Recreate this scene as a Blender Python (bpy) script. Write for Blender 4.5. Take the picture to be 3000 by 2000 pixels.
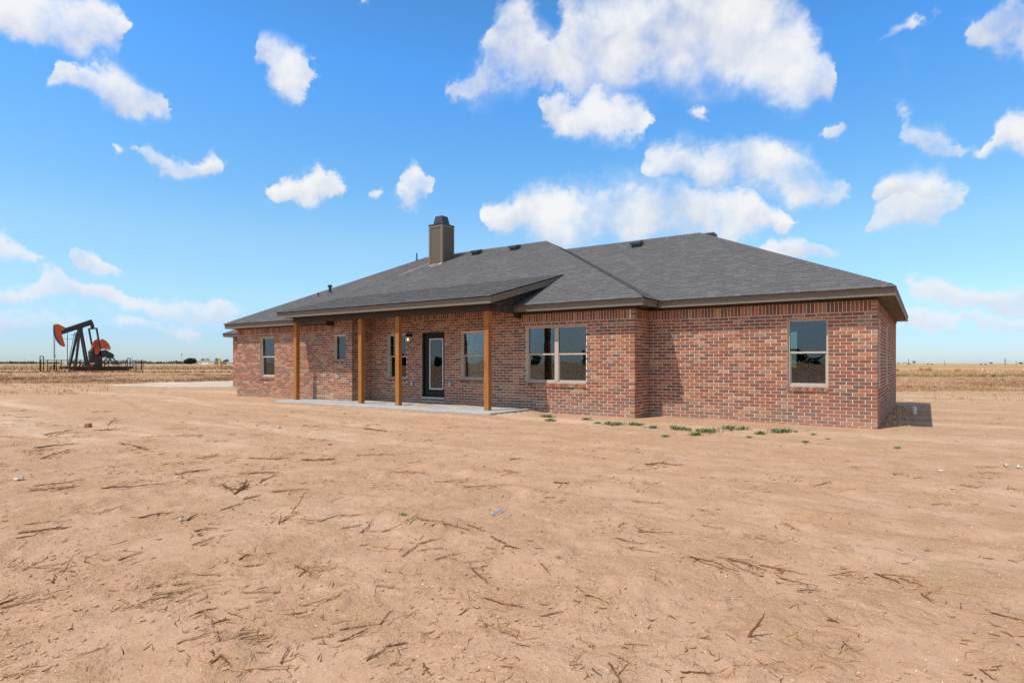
import bpy, math, random
import numpy as np
from mathutils import Vector, Matrix
R = math.radians
random.seed(7); rng = np.random.default_rng(7)
for o in list(bpy.data.objects): bpy.data.objects.remove(o)
scene = bpy.context.scene
COL = scene.collection

# ------------------------------------------------------------------ camera
ZC = 1.42; TH = R(34.64); FPX = 1758.5; HOR = 1064.0
cam = bpy.data.cameras.new('camera'); camo = bpy.data.objects.new('camera', cam); COL.objects.link(camo)
camo.location = (0, 0, ZC); camo.rotation_euler = (R(90), 0, TH)
cam.sensor_width = 36; cam.lens = 36 * FPX / 3000; cam.shift_y = 64 / 3000
cam.clip_start = 0.05; cam.clip_end = 20000
scene.camera = camo

# ------------------------------------------------------------------ sun, exposure
SD = Vector((0.39, 1.0, -1.88)).normalized()          # direction the light travels
sun = bpy.data.lights.new('sun', 'SUN'); sun.energy = 5.0; sun.angle = R(0.53); sun.color = (1.0, 0.95, 0.87)
suno = bpy.data.objects.new('sun', sun); COL.objects.link(suno)
suno.rotation_euler = SD.to_track_quat('-Z', 'Y').to_euler()
suno.location = (-20, -30, 60)
vs = scene.view_settings
vs.view_transform = 'Standard'; vs.look = 'None'; vs.exposure = -0.08; vs.gamma = 1.0; vs.use_curve_mapping = False
cy = scene.cycles
cy.max_bounces = 5; cy.diffuse_bounces = 3; cy.glossy_bounces = 3; cy.transparent_max_bounces = 8; cy.transmission_bounces = 3
cy.caustics_reflective = False; cy.caustics_refractive = False
cy.use_adaptive_sampling = True; cy.adaptive_threshold = 0.01
try:
    cy.use_denoising = False
except Exception: pass
cy.sample_clamp_indirect = 6

# ------------------------------------------------------------------ node shorthand
class NT:
    def __init__(s, nt): s.nt = nt
    def n(s, t, **kw):
        nd = s.nt.nodes.new(t)
        for k, v in kw.items(): setattr(nd, k, v)
        return nd
    def link(s, a, b): s.nt.links.new(a, b)
    def put(s, sock, v):
        if isinstance(v, bpy.types.NodeSocket): s.nt.links.new(v, sock)
        elif isinstance(v, (tuple, list)) and len(v) == 3 and sock.type == 'RGBA': sock.default_value = (*v, 1)
        else: sock.default_value = v
    def m(s, op, a, b=None, c=None, clamp=False):
        nd = s.n('ShaderNodeMath', operation=op, use_clamp=clamp)
        s.put(nd.inputs[0], a)
        if b is not None: s.put(nd.inputs[1], b)
        if c is not None: s.put(nd.inputs[2], c)
        return nd.outputs[0]
    def v(s, op, a, b=None, c=None):
        nd = s.n('ShaderNodeVectorMath', operation=op); s.put(nd.inputs[0], a)
        if b is not None: s.put(nd.inputs[3 if op == 'SCALE' else 1], b)
        if c is not None: s.put(nd.inputs[2], c)
        return nd.outputs[1 if op in ('LENGTH', 'DOT_PRODUCT') else 0]
    def mix(s, f, a, b, blend='MIX'):
        nd = s.n('ShaderNodeMix', data_type='RGBA', blend_type=blend)
        s.put(nd.inputs[0], f); s.put(nd.inputs[6], a); s.put(nd.inputs[7], b); return nd.outputs[2]
    def mixf(s, f, a, b):
        nd = s.n('ShaderNodeMix', data_type='FLOAT'); s.put(nd.inputs[0], f); s.put(nd.inputs[2], a); s.put(nd.inputs[3], b); return nd.outputs[0]
    def noise(s, vec, scale, detail=3, rough=.55, dist=0, dims='3D'):
        nd = s.n('ShaderNodeTexNoise', noise_dimensions=dims)
        if vec is not None: s.link(vec, nd.inputs['Vector'])
        nd.inputs['Scale'].default_value = scale; nd.inputs['Detail'].default_value = detail
        nd.inputs['Roughness'].default_value = rough; nd.inputs['Distortion'].default_value = dist
        return nd.outputs['Fac']
    def ss(s, x, lo, hi, a=0., b=1.):
        nd = s.n('ShaderNodeMapRange', interpolation_type='SMOOTHSTEP')
        s.put(nd.inputs[0], x); s.put(nd.inputs[1], lo); s.put(nd.inputs[2], hi); s.put(nd.inputs[3], a); s.put(nd.inputs[4], b); return nd.outputs[0]
    def ramp(s, f, stops, interp='LINEAR'):
        nd = s.n('ShaderNodeValToRGB'); cr = nd.color_ramp; cr.interpolation = interp
        while len(cr.elements) > 1: cr.elements.remove(cr.elements[-1])
        cr.elements[0].position = stops[0][0]; cr.elements[0].color = (*stops[0][1], 1)
        for p, c in stops[1:]:
            e = cr.elements.new(p); e.color = (*c, 1)
        s.put(nd.inputs[0], f); return nd.outputs[0]

# ------------------------------------------------------------------ pixel <-> direction helpers (survey of the place)
CT, ST = math.cos(TH), math.sin(TH)
def ray(x, y):
    u = (x - 1500) / FPX; w = (HOR - y) / FPX
    return np.array([u * CT - ST, u * ST + CT, w])
def on_ground(x, y, z=0.0):
    r = ray(x, y); t = (z - ZC) / r[2]; return np.array([r[0] * t, r[1] * t, z])
def at_depth(x, y, D):
    r = ray(x, y); return np.array([r[0] * D, r[1] * D, ZC + r[2] * D])
def azel(x, y):
    r = ray(x, y); return math.degrees(math.atan2(r[0], r[1])), math.degrees(math.atan2(r[2], math.hypot(r[0], r[1])))

# ------------------------------------------------------------------ world: sky with cumulus
world = bpy.data.worlds.new('World'); scene.world = world; world.use_nodes = True
wn = NT(world.node_tree); world.node_tree.nodes.clear()
out = wn.n('ShaderNodeOutputWorld'); bg = wn.n('ShaderNodeBackground'); wn.link(bg.outputs[0], out.inputs[0])
bg.inputs[1].default_value = 0.1
sky = wn.n('ShaderNodeTexSky', sky_type='NISHITA'); sky.sun_disc = False
sky.sun_elevation = math.asin(-SD.z); sky.sun_rotation = math.atan2(-SD.x, -SD.y)
sky.air_density = 1.0; sky.dust_density = 0.6; sky.ozone_density = 2.2; sky.altitude = 900
hs = wn.n('ShaderNodeHueSaturation'); hs.inputs['Saturation'].default_value = 1.28; hs.inputs['Value'].default_value = 1.67; hs.inputs['Hue'].default_value = 0.497
wn.link(sky.outputs[0], hs.inputs['Color'])
tc = wn.n('ShaderNodeTexCoord'); DIR = tc.outputs['Generated']
sp = wn.n('ShaderNodeSeparateXYZ'); wn.link(DIR, sp.inputs[0])
W1 = wn.noise(DIR, 5.0, 4, .55)
nv = wn.n('ShaderNodeTexNoise'); wn.link(DIR, nv.inputs['Vector']); nv.inputs['Scale'].default_value = 7; nv.inputs['Detail'].default_value = 5; nv.inputs['Roughness'].default_value = .6
warp = wn.v('SUBTRACT', nv.outputs['Color'], (.5, .5, .5)); warp = wn.v('SCALE', warp, .13)
nv2 = wn.n('ShaderNodeTexNoise'); wn.link(DIR, nv2.inputs['Vector']); nv2.inputs['Scale'].default_value = 26; nv2.inputs['Detail'].default_value = 5; nv2.inputs['Roughness'].default_value = .65
warp2 = wn.v('SCALE', wn.v('SUBTRACT', nv2.outputs['Color'], (.5, .5, .5)), .034)
D2 = wn.v('ADD', wn.v('ADD', DIR, warp), warp2)
s2 = wn.n('ShaderNodeSeparateXYZ'); wn.link(D2, s2.inputs[0])
AZ = wn.m('MULTIPLY', wn.m('ARCTAN2', s2.outputs[0], s2.outputs[1]), 180 / math.pi)
EL = wn.m('MULTIPLY', wn.m('ARCTAN2', s2.outputs[2], wn.m('SQRT', wn.m('ADD', wn.m('MULTIPLY', s2.outputs[0], s2.outputs[0]), wn.m('MULTIPLY', s2.outputs[1], s2.outputs[1])))), 180 / math.pi)
A0, A1 = -84.0, 14.0
APOS = wn.m('DIVIDE', wn.m('SUBTRACT', AZ, A0), A1 - A0)
# cloud banks: (x, y of the middle, half height) as read along each bank; 0 = gap
BANKS = [
 [(-120,20,60),(0,-5,75),(150,15,80),(260,40,85),(340,45,62),(385,40,8),(430,40,0),(1030,20,0),(1085,15,24),(1130,20,0),(1290,250,0),(1330,258,26),(1400,225,62),(1440,130,140),(1520,100,150),(1575,170,90),(1625,190,55),(1670,120,150),(1800,90,190),(2000,80,165),(2200,85,150),(2330,150,120),(2400,200,70),(2440,215,0),(2600,130,5),(2680,85,14),(2730,65,20),(2800,100,0),(2870,130,25),(2950,90,75),(3050,80,90)],
 [(150,215,0),(190,215,24),(240,190,45),(300,210,75),(380,250,62),(440,275,40),(470,280,0),(720,190,0),(760,190,50),(820,240,88),(880,255,60),(925,245,8),(940,240,0),(1540,305,0),(1570,300,30),(1640,315,52),(1730,290,80),(1810,330,62),(1900,345,40),(1935,350,0),(2010,318,6),(2060,315,24),(2100,320,0),(2370,390,0),(2420,385,32),(2480,375,0),(2600,400,0),(2640,400,40),(2700,405,58),(2790,425,12),(2860,440,20),(2920,370,60),(3060,390,70)],
 [(280,446,0),(320,448,20),(360,455,6),(400,455,32),(480,472,30),(560,478,22),(620,480,30),(680,480,0),(790,562,0),(820,560,10),(870,550,26),(940,535,48),(1010,555,10),(1050,556,0),(1090,556,20),(1130,562,6),(1180,568,14),(1235,545,42),(1285,545,0),(1880,490,0),(1920,490,45),(2000,480,62),(2100,500,62),(2200,505,75),(2280,500,62),(2390,530,58),(2480,540,20),(2520,545,0),(2555,590,8),(2600,590,60),(2720,580,82),(2800,600,30),(2850,600,0)],
 [(-80,680,40),(0,700,48),(60,730,36),(120,765,14),(150,765,0),(190,765,0),(220,765,28),(290,770,28),(370,792,10),(430,795,0),(1420,660,0),(1450,650,45),(1530,635,68),(1640,630,80),(1780,615,92),(1940,610,95),(2080,630,72),(2200,640,50),(2260,640,20),(2310,640,34),(2370,640,0),(2500,668,0),(2560,650,34),(2640,630,56),(2760,620,40),(2850,600,0),(3050,700,0)],
 [(-80,865,24),(60,862,24),(100,840,36),(140,840,36),(180,868,24),(260,880,26),(380,885,24),(430,895,14),(480,895,36),(560,905,36),(680,912,18),(780,910,0),(2200,730,0),(2260,735,25),(2340,745,34),(2420,765,16),(2480,770,0),(2600,850,0),(2660,865,34),(2760,872,38),(2860,890,26),(2960,880,36),(3060,875,40)],
 [(-80,950,22),(60,945,28),(180,948,20),(260,955,10),(400,950,16),(560,955,16),(700,950,0),(2560,950,0),(2640,945,22),(2700,955,24),(2800,950,16),(2900,952,26),(3060,945,24)],
]
_b = []
for bank in BANKS:
    if len(bank) <= 27: _b.append(bank); continue
    gaps = [i for i, q in enumerate(bank) if q[2] == 0 and 4 < i < len(bank) - 4]; g = min(gaps, key=lambda i: abs(i - len(bank) / 2)); _b += [bank[:g + 1], bank[g:]]
F = None; V = None
for bank in _b:
    st = []
    for (x, y, h) in bank:
        h = h * (1.3 if h < 45 else 1.08)
        a, e = azel(x, y); e1 = azel(x, y - max(h, .01))[1]
        st.append((min(max((a - A0) / (A1 - A0), 0), 1), (e / 40.0, (e1 - e) / 10.0, 0)))
    if bank[0][2] == 0: st = [(0, (st[0][1][0], 0, 0))] + st
    if bank[-1][2] == 0: st = st + [(1, (st[-1][1][0], 0, 0))]
    assert len(st) <= 32
    c = wn.ramp(APOS, st)
    sc = wn.n('ShaderNodeSeparateColor'); wn.link(c, sc.inputs[0])
    hh = wn.m('MAXIMUM', wn.m('MULTIPLY', sc.outputs[1], 10.0), .05)
    vv = wn.m('DIVIDE', wn.m('SUBTRACT', EL, wn.m('MULTIPLY', sc.outputs[0], 40.0)), hh)
    f = wn.m('SUBTRACT', 1.0, wn.m('MULTIPLY', vv, vv))
    kk = wn.ss(hh, .05, .7)
    f = wn.m('SUBTRACT', wn.m('MULTIPLY', wn.m('MAXIMUM', f, -1.5), wn.m('ADD', .25, wn.m('MULTIPLY', kk, .75))), wn.m('MULTIPLY', wn.m('SUBTRACT', 1.0, kk), 1.5))
    if F is None: F, V = f, vv
    else:
        gt = wn.m('GREATER_THAN', f, F); V = wn.mixf(gt, V, vv); F = wn.m('MAXIMUM', F, f)
F = wn.m('MINIMUM', wn.m('MAXIMUM', F, -1.5), .80)
# unseen sky: generic clouds, cover raised to make the shade less blue
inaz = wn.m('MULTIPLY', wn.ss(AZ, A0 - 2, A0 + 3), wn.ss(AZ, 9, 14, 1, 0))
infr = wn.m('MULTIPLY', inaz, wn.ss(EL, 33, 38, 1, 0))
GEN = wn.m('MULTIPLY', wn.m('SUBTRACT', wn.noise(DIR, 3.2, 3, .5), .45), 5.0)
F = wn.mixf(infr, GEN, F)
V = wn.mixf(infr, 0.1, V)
n1 = wn.noise(DIR, 14, 6, .545, .15)
offd = wn.v('ADD', DIR, (-.012, -.006, .022))
n2 = wn.noise(offd, 15, 5, .55, .15)
wisp = wn.noise(DIR, 34, 6, .65)
n0 = wn.noise(DIR, 6.5, 3, .5, .2)
dens = wn.m('ADD', F, wn.m('MULTIPLY', wn.m('SUBTRACT', n1, .5), 2.5))
dens = wn.m('ADD', dens, wn.m('MULTIPLY', wn.m('SUBTRACT', n0, .49), 1.25))
dens = wn.m('ADD', dens, wn.m('MULTIPLY', wn.m('SUBTRACT', wisp, .5), .8))
alpha = wn.m('MULTIPLY', wn.m('POWER', wn.ss(dens, -.45, 1.2), 1.2), .97)
halo = wn.m('MULTIPLY', wn.m('POWER', wn.ss(wn.m('ADD', F, wn.m('MULTIPLY', wn.m('SUBTRACT', n1, .5), 3.6)), -1.2, 1.2), 1.6), .42)
alpha = wn.m('MAXIMUM', alpha, halo)
alpha = wn.m('MULTIPLY', alpha, wn.ss(EL, -.3, 2.5, .0, .97))
relief = wn.m('MULTIPLY', wn.m('SUBTRACT', n1, n2), 1.9)
lit = wn.m('ADD', wn.m('ADD', wn.m('MULTIPLY', V, .50), relief), .60, clamp=True)
thick = wn.ss(dens, .2, 1.3)
lit = wn.m('ADD', lit, wn.m('MULTIPLY', wn.m('SUBTRACT', 1.0, thick), .25), clamp=True)
ccol = wn.mix(lit, (6.7, 7.1, 8.1), (10.0, 9.95, 9.85))
lowc = wn.ss(EL, 3, 14, 1, 0)
ccol = wn.mix(wn.m('MULTIPLY', lowc, .40), ccol, (7.6, 8.1, 9.1))
alpha = wn.m('MULTIPLY', alpha, wn.m('SUBTRACT', 1.0, wn.m('MULTIPLY', lowc, .12)))
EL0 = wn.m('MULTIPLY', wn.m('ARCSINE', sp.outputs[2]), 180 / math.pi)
tint = wn.ramp(wn.m('DIVIDE', EL0, 90.0), [(0, (.58, .70, .98)), (2.5 / 90, (.64, .77, 1.02)), (6 / 90, (1.10, 1.08, 1.10)), (11 / 90, (1.58, 1.36, 1.16)), (18 / 90, (1.50, 1.50, 1.42)), (26 / 90, (1.36, 1.58, 1.72)), (38 / 90, (1.30, 1.30, 1.20)), (55 / 90, (1.5, 1.15, .85)), (1, (1.3, 1.05, .85))])  # stops above the view are warmed so the shade turns less blue
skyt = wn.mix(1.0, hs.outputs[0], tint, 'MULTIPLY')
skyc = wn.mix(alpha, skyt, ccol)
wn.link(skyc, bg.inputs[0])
world.cycles.sampling_method = 'MANUAL'; world.cycles.sample_map_resolution = 512

# ------------------------------------------------------------------ numpy noise
def _h(ix, iy, s):
    n = (ix.astype(np.int64) * 374761393 + iy.astype(np.int64) * 668265263 + s * 974634777) & 0xffffffff
    n = ((n ^ (n >> 13)) * 1274126177) & 0xffffffff
    return ((n ^ (n >> 16)) & 0xffff) / 65535.0
def vnoise(x, y, s=0):
    ix, iy = np.floor(x), np.floor(y); fx, fy = x - ix, y - iy
    fx = fx * fx * (3 - 2 * fx); fy = fy * fy * (3 - 2 * fy)
    a, b, c, d = _h(ix, iy, s), _h(ix + 1, iy, s), _h(ix, iy + 1, s), _h(ix + 1, iy + 1, s)
    return (a * (1 - fx) + b * fx) * (1 - fy) + (c * (1 - fx) + d * fx) * fy
def fbm(x, y, s=0, o=4):
    v = 0; a = .5; t = 0
    for k in range(o):
        v = v + a * vnoise(x * 2 ** k + 17.3 * k, y * 2 ** k - 9.1 * k, s + k); t += a; a *= .5
    return v / t
def sstep(x, a, b):
    t = np.clip((x - a) / (b - a), 0, 1); return t * t * (3 - 2 * t)
def ground_z(x, y):
    x = np.asarray(x, float); y = np.asarray(y, float)
    r = np.hypot(x, y)
    base = .10 * sstep(-x, 6, 18) * (1 - sstep(r, 60, 120)) + .035 * sstep(-x, 1, 7) * (1 - sstep(r, 40, 80))
    near = np.exp(-(r / 16.0) ** 2)
    rough = sstep(fbm(x / 1.7, y / 1.7, 5, 3), .42, .66)
    # distance to the house front: keep the soil level against the slab and the walls
    fr = np.where(x < -15.6, 13.3, np.where(x < -6.05, np.where(x < -8.9, 11.9, 14.2), 15.1))
    dh = np.clip((fr - y) / 1.2, 0, 1) ; dh = np.where(x > .5, 1.0, dh); dh = np.where(x < -24, 1.0, dh)
    z = base
    z = z + (fbm(x / 3.1, y / 3.1, 1) - .5) * .07 * np.minimum(1, .35 + dh)
    z = z + (fbm(x / .55, y / .55, 2, 3) - .5) * (.010 + .014 * rough) * (.3 + .7 * near) * (.4 + .6 * dh)
    z = z + (fbm(x / .14, y / .14, 3, 3) - .5) * (.005 + .024 * rough) * near
    hum = np.clip(fbm(x / .32, y / .32, 9, 3) - .60, 0, 1) * .16 * rough * near
    z = z + hum
    # old wheel tracks passing in front of the porch
    for (ya, cc, x0) in ((8.9, .012, -9), (7.2, .012, -9), (10.1, .004, -20), (6.2, -.010, 2)):
        yc = ya + cc * (x - x0) ** 2 + .12 * np.sin(x * .8); dd = (y - yc) / .17
        z = z - .030 * np.exp(-dd * dd) * (.5 + fbm(x / 1.1, y / 1.1, 21, 2)) + .010 * np.exp(-((np.abs(dd) - 1.7) ** 2) * 3)
    # soil lies lower beside the slab
    s = sstep(x, -19.4, -18.4) * (1 - sstep(x, -9.0, -8.2)) * sstep(y, 10.6, 11.9)
    z = z + s * (.128 + .012 * (fbm(x / .4, y / .4, 4, 2) - .5) - z)
    z = z + .07 * np.exp(-((x + 18.5) ** 2 + (y - 12.1) ** 2) / .12)
    inside = (x > -18.1) & (x < -9.0) & (y > 12.05)
    z = np.where(inside & (y < 24), np.minimum(z, .1), z)
    far = sstep(r, 60, 200)
    return z + far * (fbm(x / 60., y / 60., 11, 3) - .5) * .25
def gz(x, y): return float(ground_z(x, y))

# ------------------------------------------------------------------ materials
MATS = {}
def material(name, fn, **kw):
    m = bpy.data.materials.new(name); m.use_nodes = True
    t = NT(m.node_tree); p = m.node_tree.nodes['Principled BSDF']
    fn(t, p); MATS[name] = m; return m
def simple(name, col, rough=.7, var=.12, scale=8, bump=.0, bscale=60, metal=0, spec=.3, stretch=None, coord='Object', var2=None):
    def fn(t, p):
        tcn = t.n('ShaderNodeTexCoord').outputs[coord]
        vec = tcn
        if stretch: vec = t.v('MULTIPLY', tcn, stretch)
        f = t.noise(vec, scale, 4, .6)
        oi = t.n('ShaderNodeObjectInfo').outputs['Random']
        lo = tuple(c * (1 - var * 2) for c in col); hi = tuple(min(1, c * (1 + var * 2)) for c in (var2 or col))
        c = t.mix(f, lo, hi)
        c = t.mix(.0 if not var else .25, c, t.mix(oi, lo, hi))
        t.put(p.inputs['Base Color'], c); p.inputs['Roughness'].default_value = rough
        p.inputs['Metallic'].default_value = metal; p.inputs['Specular IOR Level'].default_value = spec
        if bump:
            b = t.n('ShaderNodeBump'); b.inputs['Strength'].default_value = bump; b.inputs['Distance'].default_value = .01
            t.link(t.noise(vec, bscale, 4, .6), b.inputs['Height']); t.link(b.outputs[0], p.inputs['Normal'])
    return material(name, fn)

def ground_mat(t, p):
    P = t.n('ShaderNodeNewGeometry').outputs['Position']
    r = t.v('LENGTH', t.v('MULTIPLY', P, (1, 1, 0)))
    n_big = t.noise(P, .16, 4, .55); n_mid = t.noise(P, .9, 5, .6); n_f = t.noise(P, 7, 5, .65); n_g = t.noise(P, 90, 3, .7); n_gg = t.noise(P, 260, 2, .7)
    lr = t.m('LOGARITHM', t.m('ADD', t.m('MULTIPLY', r, t.m('ADD', .86, t.m('MULTIPLY', n_big, .28))), 1.0), 10)
    # colour of the soil and of the fields further out
    zone = t.ramp(t.m('DIVIDE', lr, 4.0), [
        (0, (.43, .250, .140)), (math.log10(14) / 4, (.45, .268, .152)), (math.log10(24) / 4, (.48, .305, .185)), (math.log10(36) / 4, (.45, .28, .165)),
        (math.log10(60) / 4, (.42, .24, .13)), (math.log10(85) / 4, (.39, .225, .122)), (math.log10(96) / 4, (.46, .27, .145)), (math.log10(118) / 4, (.46, .28, .15)),
        (math.log10(126) / 4, (.45, .30, .155)), (math.log10(230) / 4, (.42, .26, .13)), (math.log10(300) / 4, (.38, .215, .105)), (math.log10(600) / 4, (.42, .27, .14)), (math.log10(1500) / 4, (.36, .26, .15)), (1, (.33, .27, .20))])
    st = t.v('MULTIPLY', P, (.12, 1.0, 1)); n_st = t.noise(st, .55, 4, .6, .4)
    n_l = t.noise(P, 1.6, 6, .68, .6); nearf = t.ss(r, 12, 40, 1, 0)
    loose = t.ss(t.m('ADD', n_l, t.m('MULTIPLY', t.m('SUBTRACT', n_f, .5), .35)), .44, .60)
    c = t.mix(t.m('MULTIPLY', nearf, .85), zone, t.mix(loose, (.432, .279, .187), (.478, .298, .178)))
    c = t.mix(t.m('MULTIPLY', t.ss(n_mid, .38, .66, 1, 0), .16), c, (.30, .155, .075))
    c = t.mix(t.m('MULTIPLY', t.ss(n_st, .50, .68), t.m('ADD', .35, t.m('MULTIPLY', t.m('MULTIPLY', t.ss(r, 7, 14), t.ss(r, 30, 45, 1, 0)), .45))), c, (.58, .425, .30))            # pale blown sand
    c = t.mix(t.m('MULTIPLY', t.ss(n_f, .50, .70), .34), c, (.56, .40, .27))
    c = t.mix(t.m('MULTIPLY', t.ss(n_f, .30, .48, 1, 0), .28), c, (.27, .135, .065))
    c = t.mix(t.m('MULTIPLY', t.ss(n_g, .38, .54, 1, 0), .42), c, (.26, .135, .07))
    vo = t.n('ShaderNodeTexVoronoi'); vo.inputs['Scale'].default_value = 34; t.link(P, vo.inputs['Vector'])
    dot = t.ss(vo.outputs['Distance'], .10, .17, 1, 0)
    sc = t.n('ShaderNodeSeparateColor'); t.link(vo.outputs['Color'], sc.inputs[0])
    pale = t.m('MULTIPLY', dot, t.m('GREATER_THAN', sc.outputs[0], .80)); dark = t.m('MULTIPLY', dot, t.m('LESS_THAN', sc.outputs[0], .13))
    c = t.mix(t.m('MULTIPLY', pale, .7), c, (.74, .62, .48)); c = t.mix(t.m('MULTIPLY', dark, .7), c, (.15, .075, .04))
    n_c = t.noise(P, 24, 5, .7, .3)
    h = t.m('ADD', t.m('MULTIPLY', n_f, .20), t.m('MULTIPLY', t.m('ADD', .35, loose), t.m('ADD', t.m('MULTIPLY', n_c, .42), t.m('ADD', t.m('MULTIPLY', n_g, .20), t.m('MULTIPLY', n_gg, .08)))))
    crumb = t.m('MULTIPLY', t.ss(n_c, .28, .46, 1, 0), t.m('ADD', .35, t.m('MULTIPLY', loose, .75)))
    h = t.m('ADD', h, t.m('MULTIPLY', t.m('ADD', pale, dark), .12))
    c = t.mix(t.m('MULTIPLY', crumb, .45), c, (.25, .125, .062))
    t.put(p.inputs['Base Color'], c); p.inputs['Roughness'].default_value = .95; p.inputs['Specular IOR Level'].default_value = .12
    b = t.n('ShaderNodeBump'); b.inputs['Strength'].default_value = .9; b.inputs['Distance'].default_value = .04
    t.link(h, b.inputs['Height']); t.link(b.outputs[0], p.inputs['Normal'])
material('sandy_soil', ground_mat)

BRICK_STOPS = [(0, (.150, .092, .070)), (.07, (.165, .094, .070)), (.16, (.185, .086, .060)), (.32, (.225, .085, .055)), (.48, (.275, .098, .060)), (.64, (.315, .118, .070)), (.76, (.37, .150, .085)), (.87, (.40, .195, .115)), (.94, (.24, .15, .105)), (1, (.46, .27, .18))]
def brick_mat(src):
    def fn(t, p):
        if src == 'attr':
            a = t.n('ShaderNodeAttribute'); a.attribute_name = 'pick'; val = a.outputs['Fac']
        else: val = t.n('ShaderNodeObjectInfo').outputs['Random']
        P = t.n('ShaderNodeNewGeometry').outputs['Position']
        off = t.n('ShaderNodeCombineXYZ'); t.put(off.inputs[0], t.m('MULTIPLY', val, 37.0))
        Q = t.v('ADD', P, off.outputs[0])
        n1 = t.noise(t.v('MULTIPLY', Q, (1, 1, .35)), 26, 4, .65); n2 = t.noise(Q, 9, 4, .6); n3 = t.noise(Q, 130, 3, .7)
        v2 = t.m('ADD', val, t.m('MULTIPLY', t.m('SUBTRACT', n1, .5), .34), clamp=True)
        c = t.mix(1.0, t.ramp(v2, BRICK_STOPS), (1.18, 1.17, 1.04), 'MULTIPLY')
        c = t.mix(t.m('MULTIPLY', t.ss(n3, .35, .6, 1, 0), .35), c, (.10, .05, .038))
        smear = t.m('MULTIPLY', t.ss(t.m('ADD', n2, t.m('MULTIPLY', t.m('SUBTRACT', n3, .5), .4)), .58, .80), .32)
        c = t.mix(smear, c, (.50, .40, .33))
        dust = t.m('MULTIPLY', t.ss(t.v('DOT_PRODUCT', P, (0, 0, 1)), .0, .75, 1, 0), .26)
        c = t.mix(dust, c, (.40, .285, .21))
        t.put(p.inputs['Base Color'], c); p.inputs['Roughness'].default_value = .88; p.inputs['Specular IOR Level'].default_value = .2
        b = t.n('ShaderNodeBump'); b.inputs['Strength'].default_value = .5; b.inputs['Distance'].default_value = .006
        t.link(t.m('ADD', n3, t.m('MULTIPLY', n1, 1.2)), b.inputs['Height']); t.link(b.outputs[0], p.inputs['Normal'])
    return fn
material('brick_mixed', brick_mat('attr')); material('brick_single', brick_mat('obj'))
simple('mortar', (.75, .65, .55), .95, .07, 14, .4, 120)
SH_STOPS = [(0, (.074, .074, .076)), (.4, (.084, .083, .085)), (.75, (.096, .095, .097)), (1, (.126, .124, .125))]
def shingle_mat(src):
    def fn(t, p):
        if src == 'attr':
            a = t.n('ShaderNodeAttribute'); a.attribute_name = 'pick'; val = a.outputs['Fac']
        else: val = t.n('ShaderNodeObjectInfo').outputs['Random']
        P = t.n('ShaderNodeNewGeometry').outputs['Position']
        n1 = t.noise(P, 150, 3, .7); n2 = t.noise(P, 3.5, 4, .6); n3 = t.noise(P, .6, 4, .6)
        c = t.ramp(t.m('ADD', val, t.m('MULTIPLY', t.m('SUBTRACT', n2, .5), .25), clamp=True), SH_STOPS)
        c = t.mix(t.ss(n1, .35, .65), t.mix(.45, c, (.03, .03, .033)), t.mix(.28, c, (.27, .26, .25)))
        c = t.mix(t.m('MULTIPLY', t.ss(n3, .5, .75), .22), c, (.20, .165, .13))
        t.put(p.inputs['Base Color'], c); p.inputs['Roughness'].default_value = .92; p.inputs['Specular IOR Level'].default_value = .25
        b = t.n('ShaderNodeBump'); b.inputs['Strength'].default_value = .5; b.inputs['Distance'].default_value = .004
        t.link(n1, b.inputs['Height']); t.link(b.outputs[0], p.inputs['Normal'])
    return fn
material('shingle_mixed', shingle_mat('attr')); material('shingle_single', shingle_mat('obj'))
simple('trim_paint', (.185, .150, .112), .6, .09, 6, .25, 90, stretch=(1, 1, 6))
simple('dark_trim', (.052, .036, .026), .6, .1, 6, .2, 80)
simple('siding', (.060, .044, .033), .65, .12, 5, .3, 60, stretch=(6, 6, 1))
simple('soffit_board', (.14, .095, .06), .7, .15, 5, .2, 60)
simple('chimney_panel', (.125, .100, .074), .6, .1, 8, .25, 90, stretch=(5, 5, 1))
simple('cap_metal', (.045, .046, .05), .42, .15, 6, metal=.3, spec=.5)
simple('frame_vinyl', (.47, .395, .325), .45, .03, 4, spec=.4)
simple('door_paint', (.019, .015, .012), .55, .08, 5, spec=.2)
simple('white_vinyl', (.62, .62, .62), .4, .03, 4, spec=.4)
simple('hardware', (.012, .011, .010), .35, .1, 8, metal=.6, spec=.5)
simple('galvanised', (.42, .46, .48), .45, .12, 12, metal=.3)
simple('drywall', (.62, .62, .58), .9, .03, 3)
simple('floor_inside', (.24, .20, .16), .5, .1, 3)
def wood(t, p):
    P = t.n('ShaderNodeNewGeometry').outputs['Position']
    g = t.noise(t.v('MULTIPLY', P, (1, 1, .06)), 42, 5, .6, .6); g2 = t.noise(t.v('MULTIPLY', P, (1, 1, .35)), 3, 3, .6)
    vo = t.n('ShaderNodeTexVoronoi'); vo.inputs['Scale'].default_value = 3.2; t.link(t.v('MULTIPLY', P, (1, 1, .55)), vo.inputs['Vector'])
    knot = t.ss(vo.outputs['Distance'], .03, .085, 1, 0)
    c = t.mix(t.ss(g, .3, .7), (.27, .098, .022), (.45, .180, .042)); c = t.mix(t.m('MULTIPLY', t.ss(g2, .5, .7), .4), c, (.25, .09, .021))
    c = t.mix(t.m('MULTIPLY', knot, .85), c, (.07, .024, .008))
    t.put(p.inputs['Base Color'], c); p.inputs['Roughness'].default_value = .6; p.inputs['Specular IOR Level'].default_value = .3
    b = t.n('ShaderNodeBump'); b.inputs['Strength'].default_value = .3; b.inputs['Distance'].default_value = .004; t.link(g, b.inputs['Height']); t.link(b.outputs[0], p.inputs['Normal'])
material('cedar', wood)
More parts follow.
